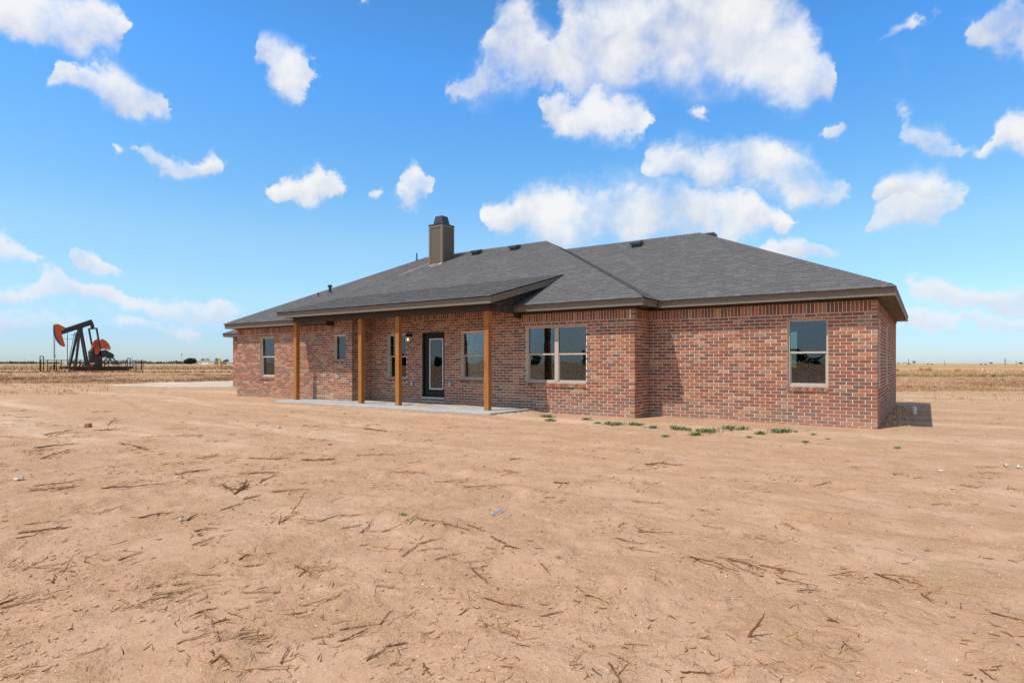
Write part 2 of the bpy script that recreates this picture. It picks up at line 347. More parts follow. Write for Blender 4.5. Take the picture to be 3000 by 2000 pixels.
def concrete(t, p):
    P = t.n('ShaderNodeNewGeometry').outputs['Position']
    a = t.noise(P, 1.3, 5, .6); b_ = t.noise(P, 40, 4, .6); d = t.noise(P, .8, 4, .6, .5)
    c = t.mix(t.ss(a, .3, .7), (.32, .31, .295), (.40, .385, .36)); c = t.mix(t.m('MULTIPLY', t.ss(d, .56, .7), .6), c, (.46, .335, .235)); c = t.mix(t.m('MULTIPLY', b_, .18), c, (.3, .27, .24))
    t.put(p.inputs['Base Color'], c); p.inputs['Roughness'].default_value = .85
    b = t.n('ShaderNodeBump'); b.inputs['Strength'].default_value = .25; b.inputs['Distance'].default_value = .004; t.link(b_, b.inputs['Height']); t.link(b.outputs[0], p.inputs['Normal'])
material('concrete', concrete)
def caliche(t, p):
    P = t.n('ShaderNodeNewGeometry').outputs['Position']
    a = t.noise(P, .5, 5, .65); b_ = t.noise(P, 6, 5, .7)
    c = t.mix(t.ss(a, .3, .7), (.40, .31, .23), (.50, .405, .315)); c = t.mix(t.m('MULTIPLY', t.ss(b_, .5, .7), .5), c, (.44, .31, .21))
    t.put(p.inputs['Base Color'], c); p.inputs['Roughness'].default_value = .95
    b = t.n('ShaderNodeBump'); b.inputs['Strength'].default_value = .6; b.inputs['Distance'].default_value = .04; t.link(b_, b.inputs['Height']); t.link(b.outputs[0], p.inputs['Normal'])
material('caliche', caliche)
def glass(t, p):
    nt = t.nt; o = [n for n in nt.nodes if n.type == 'OUTPUT_MATERIAL'][0]; nt.nodes.remove(p)
    tr = t.n('ShaderNodeBsdfTransparent'); tr.inputs[0].default_value = (.60, .68, .66, 1)
    gl = t.n('ShaderNodeBsdfGlossy'); gl.inputs['Roughness'].default_value = .012; gl.inputs[0].default_value = (.86, .90, 1.0, 1)
    lw = t.n('ShaderNodeFresnel'); lw.inputs[0].default_value = 1.55
    P = t.n('ShaderNodeNewGeometry').outputs['Position']
    b = t.n('ShaderNodeBump'); b.inputs['Strength'].default_value = .25; b.inputs['Distance'].default_value = .02; t.link(t.noise(P, 1.1, 2, .5), b.inputs['Height']); t.link(b.outputs[0], gl.inputs['Normal'])
    df = t.n('ShaderNodeBsdfDiffuse'); df.inputs[0].default_value = (.35, .33, .30, 1)
    spk = t.ss(t.noise(P, 60, 4, .75), .60, .74, 0, .10)
    m = t.n('ShaderNodeMixShader'); t.put(m.inputs[0], t.m('MULTIPLY', lw.outputs[0], 1.65)); t.link(tr.outputs[0], m.inputs[1]); t.link(gl.outputs[0], m.inputs[2])
    m2 = t.n('ShaderNodeMixShader'); t.put(m2.inputs[0], spk); t.link(m.outputs[0], m2.inputs[1]); t.link(df.outputs[0], m2.inputs[2]); t.link(m2.outputs[0], o.inputs[0])
material('window_glass', glass)
def lampglass(t, p):
    p.inputs['Base Color'].default_value = (.6, .52, .4, 1); p.inputs['Roughness'].default_value = .25; p.inputs['Alpha'].default_value = .35
material('lantern_glass', lampglass)
def bulb(t, p):
    p.inputs['Base Color'].default_value = (1, .85, .6, 1); p.inputs['Emission Color'].default_value = (1, .82, .55, 1); p.inputs['Emission Strength'].default_value = 3.5
material('bulb_lit', bulb)
simple('dry_stalk', (.275, .115, .047), .85, .30, 22, .3, 90, spec=.2, var2=(.36, .205, .105))
simple('bark_dark', (.165, .078, .038), .9, .25, 25, .4, 90, spec=.15)
simple('stalk_pale', (.42, .29, .15), .85, .2, 20, spec=.2)
simple('soil_clod', (.46, .285, .17), .95, .22, 12, .5, 60, spec=.1, coord='Object')
simple('pale_stone', (.60, .48, .36), .9, .14, 10, spec=.15)
simple('cotton', (.74, .71, .66), .95, .08, 20, spec=.1)
simple('green_leaf', (.165, .205, .080), .7, .25, 9, spec=.3)
simple('field_straw', (.38, .228, .118), .9, .25, .6, spec=.1)
simple('field_brown', (.175, .098, .055), .9, .28, .8, spec=.1)
simple('field_gold', (.41, .262, .125), .9, .2, .3, spec=.1)
simple('field_green', (.17, .17, .075), .9, .2, .5, spec=.1)
simple('tumbleweed', (.26, .165, .085), .9, .22, 4, spec=.1)
simple('tree_leaf', (.030, .038, .020), .8, .3, .5, spec=.2)
simple('far_foliage', (.105, .115, .095), .9, .25, .02, spec=.1)
simple('trunk_bark', (.09, .065, .045), .9, .2, 3, spec=.1)
simple('pump_black', (.022, .022, .024), .5, .3, 1.2, spec=.5)
simple('pump_red', (.56, .105, .036), .55, .22, 1.0, spec=.35)
simple('pump_pale', (.50, .36, .33), .6, .15, 1.0)
simple('rust_steel', (.062, .033, .022), .8, .3, 1.5, spec=.2)
simple('cable_steel', (.12, .12, .12), .5, .1, 4, metal=.4)
simple('sign_red', (.55, .04, .06), .5, .03, 2); simple('sign_yellow', (.66, .42, .03), .5, .05, 2); simple('sign_white', (.75, .75, .73), .5, .05, 2)
simple('yellow_board', (.56, .38, .12), .6, .1, 1)
simple('shed_wall', (.56, .49, .34), .6, .04, .2); simple('shed_roof', (.36, .36, .35), .5, .04, .2); simple('shed_shade', (.34, .29, .23), .7, .05, .2)
simple('pole_wood', (.10, .075, .06), .9, .15, 2)
simple('pipe_pvc', (.72, .70, .66), .45, .04, 6)
simple('blue_plastic', (.07, .30, .62), .4, .03, 6)
simple('paper_white', (.56, .50, .43), .8, .05, 8)
simple('roof_spill', (.58, .42, .32), .95, .12, 12)

# ------------------------------------------------------------------ mesh helpers
def link(o, parent=None):
    COL.objects.link(o)
    if parent is not None: o.parent = parent
    return o
def tag(o, label=None, cat=None, group=None, kind=None):
    if label: o['label'] = label
    if cat: o['category'] = cat
    if group: o['group'] = group
    if kind: o['kind'] = kind
    return o
def empty(name, loc=(0, 0, 0), rz=0.0):
    o = bpy.data.objects.new(name, None); o.empty_display_size = .2; o.location = loc; o.rotation_euler = (0, 0, rz); COL.objects.link(o); return o
class MB:
    def __init__(s): s.V = []; s.F = []; s.A = []
    def poly(s, pts, faces, a=0.0):
        b = len(s.V); s.V.extend([tuple(map(float, p)) for p in pts]); s.F.extend([tuple(b + i for i in f) for f in faces]); s.A.extend([a] * len(faces))
    def box(s, x0, x1, y0, y1, z0, z1, a=0.0):
        s.poly([(x0, y0, z0), (x1, y0, z0), (x1, y1, z0), (x0, y1, z0), (x0, y0, z1), (x1, y0, z1), (x1, y1, z1), (x0, y1, z1)],
               [(0, 3, 2, 1), (4, 5, 6, 7), (0, 1, 5, 4), (1, 2, 6, 5), (2, 3, 7, 6), (3, 0, 4, 7)], a)
    def prism(s, pts, off, a=0.0):          # closed polygon extruded by the vector off
        n = len(pts); q = [tuple(np.add(p, off)) for p in pts]
        s.poly(list(pts) + q, [tuple(range(n))[::-1], tuple(range(n, 2 * n))] + [(i, (i + 1) % n, n + (i + 1) % n, n + i) for i in range(n)], a)
    def tube(s, pts, rad, n=6, a=0.0, cap=True):
        pts = [np.array(p, float) for p in pts]
        if not hasattr(rad, '__len__'): rad = [rad] * len(pts)
        V = []; F = []
        for i, p in enumerate(pts):
            d = pts[min(i + 1, len(pts) - 1)] - pts[max(i - 1, 0)]; d /= (np.linalg.norm(d) + 1e-9)
            u = np.cross(d, (0, 0, 1.0) if abs(d[2]) < .9 else (1.0, 0, 0)); u /= np.linalg.norm(u); w = np.cross(d, u)
            for k in range(n):
                t = 2 * math.pi * k / n + .4; V.append(p + rad[i] * (math.cos(t) * u + math.sin(t) * w))
        for i in range(len(pts) - 1):
            for k in range(n): F.append((i * n + k, i * n + (k + 1) % n, (i + 1) * n + (k + 1) % n, (i + 1) * n + k))
        if cap: F.append(tuple(range(n))[::-1]); F.append(tuple((len(pts) - 1) * n + k for k in range(n)))
        s.poly(V, F, a)
    def bar(s, p, q, w, h=None, a=0.0):     # square bar between two points
        h = h or w; p = np.array(p, float); q = np.array(q, float); d = q - p; d /= np.linalg.norm(d)
        u = np.cross(d, (0, 0, 1.0) if abs(d[2]) < .95 else (0, 1.0, 0)); u /= np.linalg.norm(u); v = np.cross(u, d)
        c = [(-1, -1), (1, -1), (1, 1), (-1, 1)]
        s.poly([p + u * a_ * w / 2 + v * b_ * h / 2 for a_, b_ in c] + [q + u * a_ * w / 2 + v * b_ * h / 2 for a_, b_ in c],
               [(0, 1, 2, 3), (7, 6, 5, 4), (0, 4, 5, 1), (1, 5, 6, 2), (2, 6, 7, 3), (3, 7, 4, 0)], a)
    def cyl(s, c, axis, r, L, n=14, a=0.0):
        ax = np.array(axis, float); ax /= np.linalg.norm(ax); s.tube([np.array(c) - ax * L / 2, np.array(c) + ax * L / 2], r, n, a)
    def mesh(s, name, mat, attr=False, smooth=False):
        me = bpy.data.meshes.new(name); me.from_pydata(s.V, [], s.F); me.materials.append(MATS[mat] if isinstance(mat, str) else mat)
        if attr:
            at = me.attributes.new('pick', 'FLOAT', 'FACE'); at.data.foreach_set('value', np.array(s.A, np.float32))
        if smooth: me.polygons.foreach_set('use_smooth', [True] * len(me.polygons))
        me.update(); return me
    def build(s, name, mat, parent=None, attr=False, smooth=False, loc=None, bevel=0):
        o = bpy.data.objects.new(name, s.mesh(name, mat, attr, smooth)); link(o, parent)
        if loc is not None: o.location = loc
        if bevel:
            md = o.modifiers.new('edge', 'BEVEL'); md.width = bevel; md.segments = 1; md.limit_method = 'ANGLE'
        return o

# ================================================================== GROUND
def build_ground():
    az = [-TH0 for TH0 in []]
    c0 = math.degrees(TH)
    front = np.arange(-49, 49.01, .19); rest = np.arange(51, 309.1, 3.0)
    ang = np.concatenate([front, rest]); nA = len(ang)
    yy = np.linspace(1010, 120, 370); rr = ZC * FPX / yy * 1.0
    rr = np.concatenate([[.35, .8, 1.3, 1.9], rr[rr > 2.2], np.geomspace(rr[-1] * 1.02, 260, 110), np.geomspace(275, 9000, 30)])
    nR = len(rr)
    a = np.radians(ang + c0)[None, :]; r = rr[:, None]
    x = -np.sin(a) * r; y = np.cos(a) * r; z = ground_z(x, y)
    V = np.stack([x, y, z], -1).reshape(-1, 3)
    i = np.arange(nR - 1)[:, None]; j = np.arange(nA)[None, :]; j2 = (j + 1) % nA
    Fq = np.stack([i * nA + j, i * nA + j2, (i + 1) * nA + j2, (i + 1) * nA + j], -1).reshape(-1, 4)
    Fq = Fq[:, ::-1]
    cap = [len(V)]
    V = np.vstack([V, [[0, 0, float(z[0].mean())]]])
    tri = [(len(V) - 1, k, (k + 1) % nA) for k in range(nA)]
    me = bpy.data.meshes.new('ground'); me.from_pydata(V.tolist(), [], [tuple(q) for q in Fq.tolist()] + [t[::-1] for t in tri])
    me.polygons.foreach_set('use_smooth', [True] * len(me.polygons)); me.materials.append(MATS['sandy_soil']); me.update()
    import bmesh
    o = bpy.data.objects.new('ground', me); link(o); tag(o, 'bare sandy tan soil running out to the flat fields', 'ground', kind='structure')
    if me.polygons[1000].normal.z < 0: me.flip_normals()
    return o
build_ground()

# ================================================================== HOUSE
house = empty('brick_house', (-11.5, 19, 0)); HOFF = Vector((11.5, -19, 0))
tag(house, 'single storey red brick house with grey shingle hip roof and porch', 'house')
def hpart(o):                      # geometry is written in place; keep it there under the house
    o.matrix_parent_inverse = Matrix.Translation(HOFF); return o
def HB(mb, name, mat, **kw):
    o = mb.build(name, mat, house, **kw); hpart(o); return o

CO = .0805; LB = .2415; JT = .0135; PR = .008; BD = .092
P1, P2, P3 = 13.361, 14.2, 15.149
XA, XC, XE, XD = -.87, -6.048, -15.675, -22.471
YB = 24.6; XG, YG = -30.24, 17.757
ZTOP = 2.79; T = .2
BRICKS = []      # (wall key, origin, e, n, s0, s1, z0, z1)
def decomp(s0, s1, z0, z1, ops):
    ss_ = sorted({s0, s1, *[v for o in ops for v in o[:2] if s0 < v < s1]}); out = []
    for a, b in zip(ss_[:-1], ss_[1:]):
        m = (a + b) / 2; cut = sorted([(o[2], o[3]) for o in ops if o[0] < m < o[1]]); z = z0
        for lo, hi in cut:
            if lo > z: out.append((a, b, z, lo))
            z = max(z, hi)
        if z < z1: out.append((a, b, z, z1))
    return out
WALLS = {}
def wall(key, p, q, ops=(), bricks=True, zoff=0.0, ztop=None, s_start=0.0, cap0=0.0, cap1=0.0, tall=None, label=None, c0=False):
    """wall from plan point p to q (outside on the right hand); ops: (s0,s1,z0,z1)"""
    p = np.array(p, float); q = np.array(q, float); L = np.linalg.norm(q - p); e = (q - p) / L; n = np.array([e[1], -e[0]])
    top = (ztop or ZTOP) + zoff
    def P(s, d, z): v = p + e * s - n * d; return (v[0], v[1], z)
    mb = MB()
    tops = [(0, L, top)] if not tall else tall
    for (a0, a1, tp) in tops:
        for (a, b, z0, z1) in decomp(a0 + (cap0 if a0 == 0 else 0), a1 - (cap1 if abs(a1 - L) < 1e-6 else 0), -.25, tp, ops):
            pts = [P(a, PR, z0), P(b, PR, z0), P(b, T, z0), P(a, T, z0), P(a, PR, z1), P(b, PR, z1), P(b, T, z1), P(a, T, z1)]
            mb.poly(pts, [(0, 3, 2, 1), (4, 5, 6, 7), (0, 1, 5, 4), (1, 2, 6, 5), (2, 3, 7, 6), (3, 0, 4, 7)])
    o = HB(mb, 'wall', 'mortar'); WALLS[key] = (o, p, e, n)
    if label: o['label'] = label
    if not bricks: return o
    for (a0, a1, tp) in tops:
        sol = tp - 3 * CO
        k0 = int(math.floor((sol + .10) / CO)); zb = sol - k0 * CO
        ends = [a0 + (s_start if a0 == 0 else 0), a1]
        for k in range(k0):
            z0 = zb + k * CO + JT / 2; z1 = z0 + CO - JT
            off = (k % 2) * .5 * LB - ((p[0] * 7.3 + p[1] * 3.1) % LB) * 0
            s = ends[0] - (LB * .5 if k % 2 else 0)
            s = ends[0] - (LB * .5 if k % 2 else 0) + 0
            while s < ends[1] - .02:
                jit = (random.random() - .5) * .006
                b0 = max(s, ends[0]); b1 = min(s + LB - JT + jit, ends[1])
                if ends[1] - (s + LB) < .07: b1 = ends[1]; s = ends[1]
                s += LB
                segs = [(b0, b1)]
                for (o0, o1, oz0, oz1) in ops:
                    if z1 > oz0 + .012 and z0 < oz1 - .012:
                        ns = []
                        for (u, v) in segs:
                            if v <= o0 or u >= o1: ns.append((u, v)); continue
                            pu, pv = max(u, o0 + .002), min(v, o1 - .002)
                            if z1 - oz1 > .016 and pv - pu > .03: BRICKS.append((key, pu, pv, max(z0, oz1 + .003), z1))
                            if oz0 - z0 > .016 and pv - pu > .03: BRICKS.append((key, pu, pv, z0, min(z1, oz0 - .003)))
                            if u < o0 - .03: ns.append((u, o0 - .002))
                            if v > o1 + .03: ns.append((o1 + .002, v))
                        segs = ns
                for (u, v) in segs:
                    if v - u > .03: BRICKS.append((key, u, v, z0, z1))
        # soldier course with three stretchers at free corners
        c0 = .118 if a0 == 0 and c0 else 0; c1 = .118 if abs(a1 - L) < 1e-6 else 0
        for (u, v) in ([(a0, a0 + c0 - JT)] if c0 else []) + ([(a1 - c1 + JT / 2, a1)] if c1 else []):
            for k in range(3): BRICKS.append((key, u, v, sol + k * CO + JT / 2, sol + (k + 1) * CO - JT / 2))
        s = a0 + c0 + (s_start if a0 == 0 else 0)
        while s < a1 - c1 - .03:
            BRICKS.append((key, s + JT / 2, min(s + CO - JT / 2, a1 - c1), sol + JT / 2, tp - .006)); s += CO
    return o

ZL = -.045     # the projecting left bay sits a touch lower
W = dict(  # name: wall key, x0, x1, z0, z1, kind
    bay=('p1', -20.91, -19.985, .90, 2.40, 'hung'), bath=('p1', -16.60, -16.0, 1.495, 2.377, 'fixed'),
    porch_a=('p2', -14.90, -14.02, .885, 2.376, 'hung'), porch_b=('p2', -11.71, -10.72, .91, 2.365, 'hung'),
    double=('p2', -9.33, -7.425, .868, 2.444, 'double'), right=('p3', -2.674, -1.825, .871, 2.434, 'hung'))
SILL = .098
def ops_for(key, x0): return [(w[1] - x0, w[2] - x0, w[3] - SILL, w[4]) for w in W.values() if w[0] == key]
DOOR = (-13.345, -12.38, .325, 2.406)
ZPOR = 3.03
wall('p1', (XD, P1), (XE, P1), ops_for('p1', XD), cap0=PR, cap1=PR, c0=True, tall=[(0, 5.87, ZTOP + ZL), (5.87, XE - XD, ZPOR)])
wall('e', (XE, P1), (XE, P2), [], s_start=.102, cap0=.2, cap1=-.1, ztop=ZPOR)
wall('p2', (XE, P2), (XC, P2), ops_for('p2', XE) + [(DOOR[0] - XE, DOOR[1] - XE, DOOR[2] - .09, DOOR[3])], cap0=.0, cap1=PR, tall=[(0, 6.10, ZPOR), (6.10, XC - XE, ZTOP)])
wall('c', (XC, P2), (XC, P3), [], s_start=.102, cap0=.2, cap1=-.1)
wall('p3', (XC, P3), (XA, P3), ops_for('p3', XC), cap1=PR)
SIDEW = [(.28, 1.10, .86, 2.42), (3.30, 4.25, .86, 2.42)]
wall('side', (XA, P3), (XA, YB), [(a, b, c - .0, d) for a, b, c, d in SIDEW], s_start=.102, cap0=.2)
BACKW = (XA + 3.0, XA + 3.9)
bw = [( -3.93 - XA) * -1, (-4.90 - XA) * -1]
wall('back', (XA - .2, YB), (XD, YB), [(bw[0] - .2, bw[1] - .2, 1.16, 2.64)], bricks=False, cap1=.2)
wall('left', (XD, YB), (XD, P1), [], bricks=False, cap1=.2)
wall('garage', (XG, YG), (XD, YG), [], bricks=True)
wall('garage_side', (XG, YB), (XG, YG), [], bricks=False, cap1=.2)

# bricks: the three hundred that show largest are objects, the rest one mass per wall
def bcenter(b):
    o, p, e, n = WALLS[b[0]]; c = p + e * (b[1] + b[2]) / 2; return c
def bdist(b):
    if b[0] not in ('p3', 'p2', 'side', 'c'): return 1e9
    c = bcenter(b); D = -c[0] * ST + c[1] * CT; o, p, e, n = WALLS[b[0]]
    v = np.array([c[0], c[1]]); cosf = -np.dot(n, v) / np.linalg.norm(v)
    return D ** 2 / max(cosf, .02) / ((b[2] - b[1]) * (b[4] - b[3]))
for b in BRICKS: pass
order = sorted(range(len(BRICKS)), key=lambda i: bdist(BRICKS[i])); SINGLE = set(order[:300])
def brick_pts(L, H, d, j):
    r = lambda: (random.random() - .5) * j
    b = .004
    fr = [(b + r(), -0.0 + r() * .6, b + r()), (L - b + r(), r() * .6, b + r()), (L - b + r(), r() * .6, H - b + r()), (b + r(), r() * .6, H - b + r())]
    md = [(0, .006, 0), (L, .006, 0), (L, .006, H), (0, .006, H)]
    bk = [(0, d, 0), (L, d, 0), (L, d, H), (0, d, H)]
    return fr + md + bk
BF = [(0, 1, 2, 3), (4, 5, 1, 0), (5, 6, 2, 1), (6, 7, 3, 2), (7, 4, 0, 3), (8, 9, 5, 4), (9, 10, 6, 5), (10, 11, 7, 6), (11, 8, 4, 7)]
masses = {}; cache = {}
for i, (key, s0, s1, z0, z1) in enumerate(BRICKS):
    o, p, e, n = WALLS[key]; L, H = s1 - s0, z1 - z0
    ang = math.atan2(e[1], e[0])
    if i in SINGLE:
        kk = (round(L, 2), round(H, 2))
        kk = (kk, random.randrange(3))
        if kk not in cache:
            mb = MB(); mb.poly(brick_pts(kk[0][0], kk[0][1], BD, .003), BF); cache[kk] = mb.mesh('brick', 'brick_single')
        bo = bpy.data.objects.new('brick', cache[kk]); link(bo, o)
        v = p + e * s0; bo.matrix_parent_inverse = Matrix.Identity(4)
        bo.location = (v[0], v[1], z0); bo.rotation_euler = (0, 0, ang); bo.scale = (L / kk[0][0], 1, H / kk[0][1])
    else:
        mb = masses.setdefault(key, MB()); pts = []
        for (a, d, h) in brick_pts(L, H, BD, .003):
            v = p + e * (s0 + a) - n * d; pts.append((v[0], v[1], z0 + h))
        mb.poly(pts, BF, random.random())
for key, mb in masses.items():
    bo = mb.build('brickwork', 'brick_mixed', WALLS[key][0], attr=True); bo['kind'] = 'stuff'

# ---- inside: floor, ceiling, backing
mb = MB(); mb.box(XD + .21, XA - .21, P3 + .21, YB - .21, .05, .12); mb.box(XE + .21, XC - .21, P2 + .21, P3 + .2, .05, .12); mb.box(XD + .21, XE - .21, P1 + .21, P2 + .2, .05, .12); HB(mb, 'floor', 'floor_inside')
mb = MB(); mb.box(XD + .205, XA - .205, P3 + .205, YB - .205, 2.66, 2.70); mb.box(XE + .205, XC - .205, P2 + .205, P3 + .2, 2.66, 2.70); mb.box(XD + .205, XE - .205, P1 + .205, P2 + .2, 2.66, 2.70); HB(mb, 'ceiling', 'drywall')
mb = MB()
mb.box(-15.2, -15.1, P2 + .21, YB - .21, .12, 2.66); mb.box(-6.3, -6.2, 15.36, YB - .21, .12, 2.66); mb.box(-15.1, -6.3, 18.5, 18.6, .12, 2.66); mb.box(XD + .21, -15.2, 17.0, 17.1, .12, 2.66); mb.box(-18.0, -17.9, P1 + .21, 17.0, .12, 2.66)
HB(mb, 'partition', 'drywall')

# ---- windows
def window(name, key, a0, a1, z0, z1, kind, label=None, brick_sill=True):
    o, p, e, n = WALLS[key]
    ang = math.atan2(e[1], e[0]); w = a1 - a0; h = z1 - z0
    org = p + e * a0
    root = bpy.data.objects.new('window', None); root.empty_display_size = .2; link(root, house)
    root.matrix_parent_inverse = Matrix.Translation(HOFF); root.location = (org[0], org[1], z0); root.rotation_euler = (0, 0, ang)
    if label: root['label'] = label
    d0 = .084 if key != 'side' else .12
    dd = d0 - .052
    def pc(nm, mat, *boxes, bev=.003):
        mb = MB()
        for bx_ in boxes: mb.box(*bx_)
        return mb.build(nm, mat, root, bevel=bev)
    fw = .045
    pc('frame', 'frame_vinyl', (0, fw, d0, .14 + dd, 0, h), (w - fw, w, d0, .14 + dd, 0, h), (fw, w - fw, d0, .14 + dd, h - fw, h), (fw, w - fw, d0 + .002, .142 + dd, 0, fw * 1.15))
    cols = [(fw, w - fw)]
    if kind == 'double':
        m = w / 2; pc('mullion', 'frame_vinyl', (m - .062, m + .062, d0 - .004, .138 + dd, fw * 1.15, h - fw)); cols = [(fw, m - .062), (m + .062, w - fw)]
    for (u, v) in cols:
        if kind == 'fixed':
            pc('pane', 'window_glass', (u, v, .085 + dd, .091 + dd, fw * 1.15, h - fw), bev=0); continue
        mr = h * .497
        pc('sash', 'frame_vinyl', (u, u + .022, .088 + dd, .125 + dd, fw * 1.15, mr), (v - .022, v, .088 + dd, .125 + dd, fw * 1.15, mr), (u + .022, v - .022, .088 + dd, .125 + dd, fw * 1.15, fw * 1.15 + .04))
        pc('meeting_rail', 'frame_vinyl', (u, v, .066 + dd, .128 + dd, mr, mr + .042))
        pc('pane', 'window_glass', (u + .022, v - .022, .105 + dd, .111 + dd, fw * 1.15 + .04, mr), bev=0)
        pc('pane', 'window_glass', (u, v, .080 + dd, .086 + dd, mr + .042, h - fw), bev=0)
    if brick_sill:
        k = max(3, int(round(w / .079))); bw_ = w / k
        for i in range(k):
            mb = MB(); mb.poly([(i * bw_ + .005, -.028, -.085), ((i + 1) * bw_ - .005, -.028, -.085), ((i + 1) * bw_ - .005, .083, -.09), (i * bw_ + .005, .083, -.09),
                                (i * bw_ + .005, -.03, -.014), ((i + 1) * bw_ - .005, -.03, -.014), ((i + 1) * bw_ - .005, .083, -.001), (i * bw_ + .005, .083, -.001)],
                               [(0, 3, 2, 1), (4, 5, 6, 7), (0, 1, 5, 4), (1, 2, 6, 5), (2, 3, 7, 6), (3, 0, 4, 7)])
            mb.build('sill_brick', 'brick_single', root)
        mb = MB(); mb.box(.002, w - .002, -.016, .05, -.094, -.026); mb.build('sill_mortar', 'mortar', root)
    return root
WLAB = dict(bay='tall window of the left bay', bath='small fixed window beside the bay corner', porch_a='window behind the third post', porch_b='window right of the porch door', double='wide double window', right='window of the right wing')
for k, (key, x0, x1, z0, z1, kind) in W.items():
    px = WALLS[key][1][0]; window(k, key, x0 - px, x1 - px, z0, z1, kind, WLAB[k])
for (a, b, c, d) in SIDEW: window('side', 'side', a, b, c, d, 'hung', None, False)
window('back', 'back', bw[0] - .2, bw[1] - .2, 1.16, 2.64, 'hung', None, False)

# ---- door
dr = bpy.data.objects.new('door', None); link(dr, house); dr.matrix_parent_inverse = Matrix.Translation(HOFF); dr.location = (DOOR[0], P2, DOOR[2]); dr['label'] = 'dark brown full glass porch door'
dw, dh = DOOR[1] - DOOR[0], DOOR[3] - DOOR[2]
def dpart(nm, mat, *bx, bev=.003):
    mb = MB()
    for b in bx: mb.box(*b)
    return mb.build(nm, mat, dr, bevel=bev)
dpart('frame', 'door_paint', (0, .06, .035, .16, 0, dh), (dw - .06, dw, .035, .16, 0, dh), (.06, dw - .06, .035, .16, dh - .06, dh))
g0, g1, gz0, gz1 = .30 - .0, .83, .295, 1.855
dpart('leaf', 'door_paint', (.063, g0 - .03, .085, .13, .03, dh - .063), (g1 + .03, dw - .063, .085, .13, .03, dh - .063), (g0 - .03, g1 + .03, .085, .13, .03, gz0 - .03), (g0 - .03, g1 + .03, .085, .13, gz1 + .03, dh - .063))
dpart('glass_bead', 'white_vinyl', (g0 - .029, g0 + .012, .074, .12, gz0 - .029, gz1 + .029), (g1 - .012, g1 + .029, .074, .12, gz0 - .029, gz1 + .029), (g0 + .012, g1 - .012, .074, .12, gz0 - .029, gz0 + .012), (g0 + .012, g1 - .012, .074, .12, gz1 - .012, gz1 + .029))
dpart('pane', 'window_glass', (g0 + .012, g1 - .012, .095, .10, gz0 + .012, gz1 - .012), bev=0)
for u in (g0 + .09, g1 - .09): dpart('blind_cord', 'white_vinyl', (u - .002, u + .002, .106, .109, gz0 + .012, gz1 - .012), bev=0)
dpart('threshold', 'galvanised', (.0, dw, .0, .16, -.028, .028))
mb = MB(); mb.cyl((.135, .075, .93), (0, 1, 0), .030, .02, 14); mb.bar((.135, .045, .93), (.25, .045, .925), .016, .02); mb.cyl((.135, .06, .93), (0, 1, 0), .011, .04, 8); mb.build('handle', 'hardware', dr)
mb = MB(); mb.cyl((.135, .072, 1.10), (0, 1, 0), .032, .026, 14); mb.build('deadbolt', 'hardware', dr)
k = 12; bwid = dw / k
for i in range(k):
    mb = MB(); mb.box(i * bwid + .005, (i + 1) * bwid - .005, -.004, .09, -.088, -.03); mb.build('sill_brick', 'brick_single', dr)

# ---- lantern and outlet boxes
ln = bpy.data.objects.new('wall_lantern', None); link(ln, house); ln.matrix_parent_inverse = Matrix.Translation(HOFF); ln.location = (-13.80, P2, 2.09); ln['label'] = 'black porch lantern with lit bulb'
mb = MB(); mb.cyl((0, -.012, .24), (0, 1, 0), .055, .024, 14); mb.tube([(0, -.02, .25), (0, -.06, .33), (0, -.11, .36), (0, -.15, .33), (0, -.15, .28)], .010, 8); mb.build('bracket', 'hardware', ln)
mb = MB(); mb.poly([(-.075, -.225, .20), (.075, -.225, .20), (.075, -.075, .20), (-.075, -.075, .20), (-.03, -.18, .285), (.03, -.18, .285), (.03, -.12, .285), (-.03, -.12, .285)], [(0, 3, 2, 1), (4, 5, 6, 7), (0, 1, 5, 4), (1, 2, 6, 5), (2, 3, 7, 6), (3, 0, 4, 7)]); mb.build('cap', 'hardware', ln)
mb = MB(); mb.box(-.07, .07, -.22, -.08, -.012, .0)
for sx in (-.066, .066):
    for sy in (-.216, -.084): mb.bar((sx, sy, 0), (sx, sy, .20), .010)
mb.bar((0, -.219, 0), (0, -.219, .2), .006); mb.build('cage', 'hardware', ln)
mb = MB(); mb.box(-.060, .060, -.21, -.09, .002, .198); mb.build('glass', 'lantern_glass', ln)
mb = MB(); mb.tube([(0, -.15, .05), (0, -.15, .08), (0, -.15, .12), (0, -.15, .15)], [.012, .024, .024, .008], 8); mb.build('bulb', 'bulb_lit', ln, smooth=True)
for x in (-12.13, -13.745):
    mb = MB(); mb.box(x - .04, x + .04, P2 - .045, P2 + .01, .70, .83); HB(mb, 'outlet_box', 'galvanised', bevel=.004)

# ---- roof surfaces: plan polygon + height
LPe, LPz, RY, RZ = 13.03, 2.975, 20.87, 6.38
LPp = (RZ - LPz) / (RY - LPe)
zLP = lambda x, y: LPz + LPp * (y - LPe)
MPp = (RZ - 3.046) / (RY - 13.82)
zMP = lambda x, y: 3.046 + MPp * (y - 13.82)
XL, XR = -18.34, -9.2
def zF2(x, y):
    t = min(max((x - XL) / (XR - XL), 0), 1); return zLP(x, y) * (1 - t) + zMP(x, y) * t
PPp = .262; zPP = lambda x, y: 3.165 + PPp * (y - 12.35)
RFp = (5.911 - 3.04) / (20.72 - 14.8); zRF = lambda x, y: 3.04 + RFp * (y - 14.8)
MSp = (RZ - 3.046) / (12.72 - 5.668); zMS = lambda x, y: 3.046 + MSp * (-5.668 - x)
RSp = (5.911 - 3.04) / (6.44 - .52); zRS = lambda x, y: 3.04 + RSp * (-.52 - x)
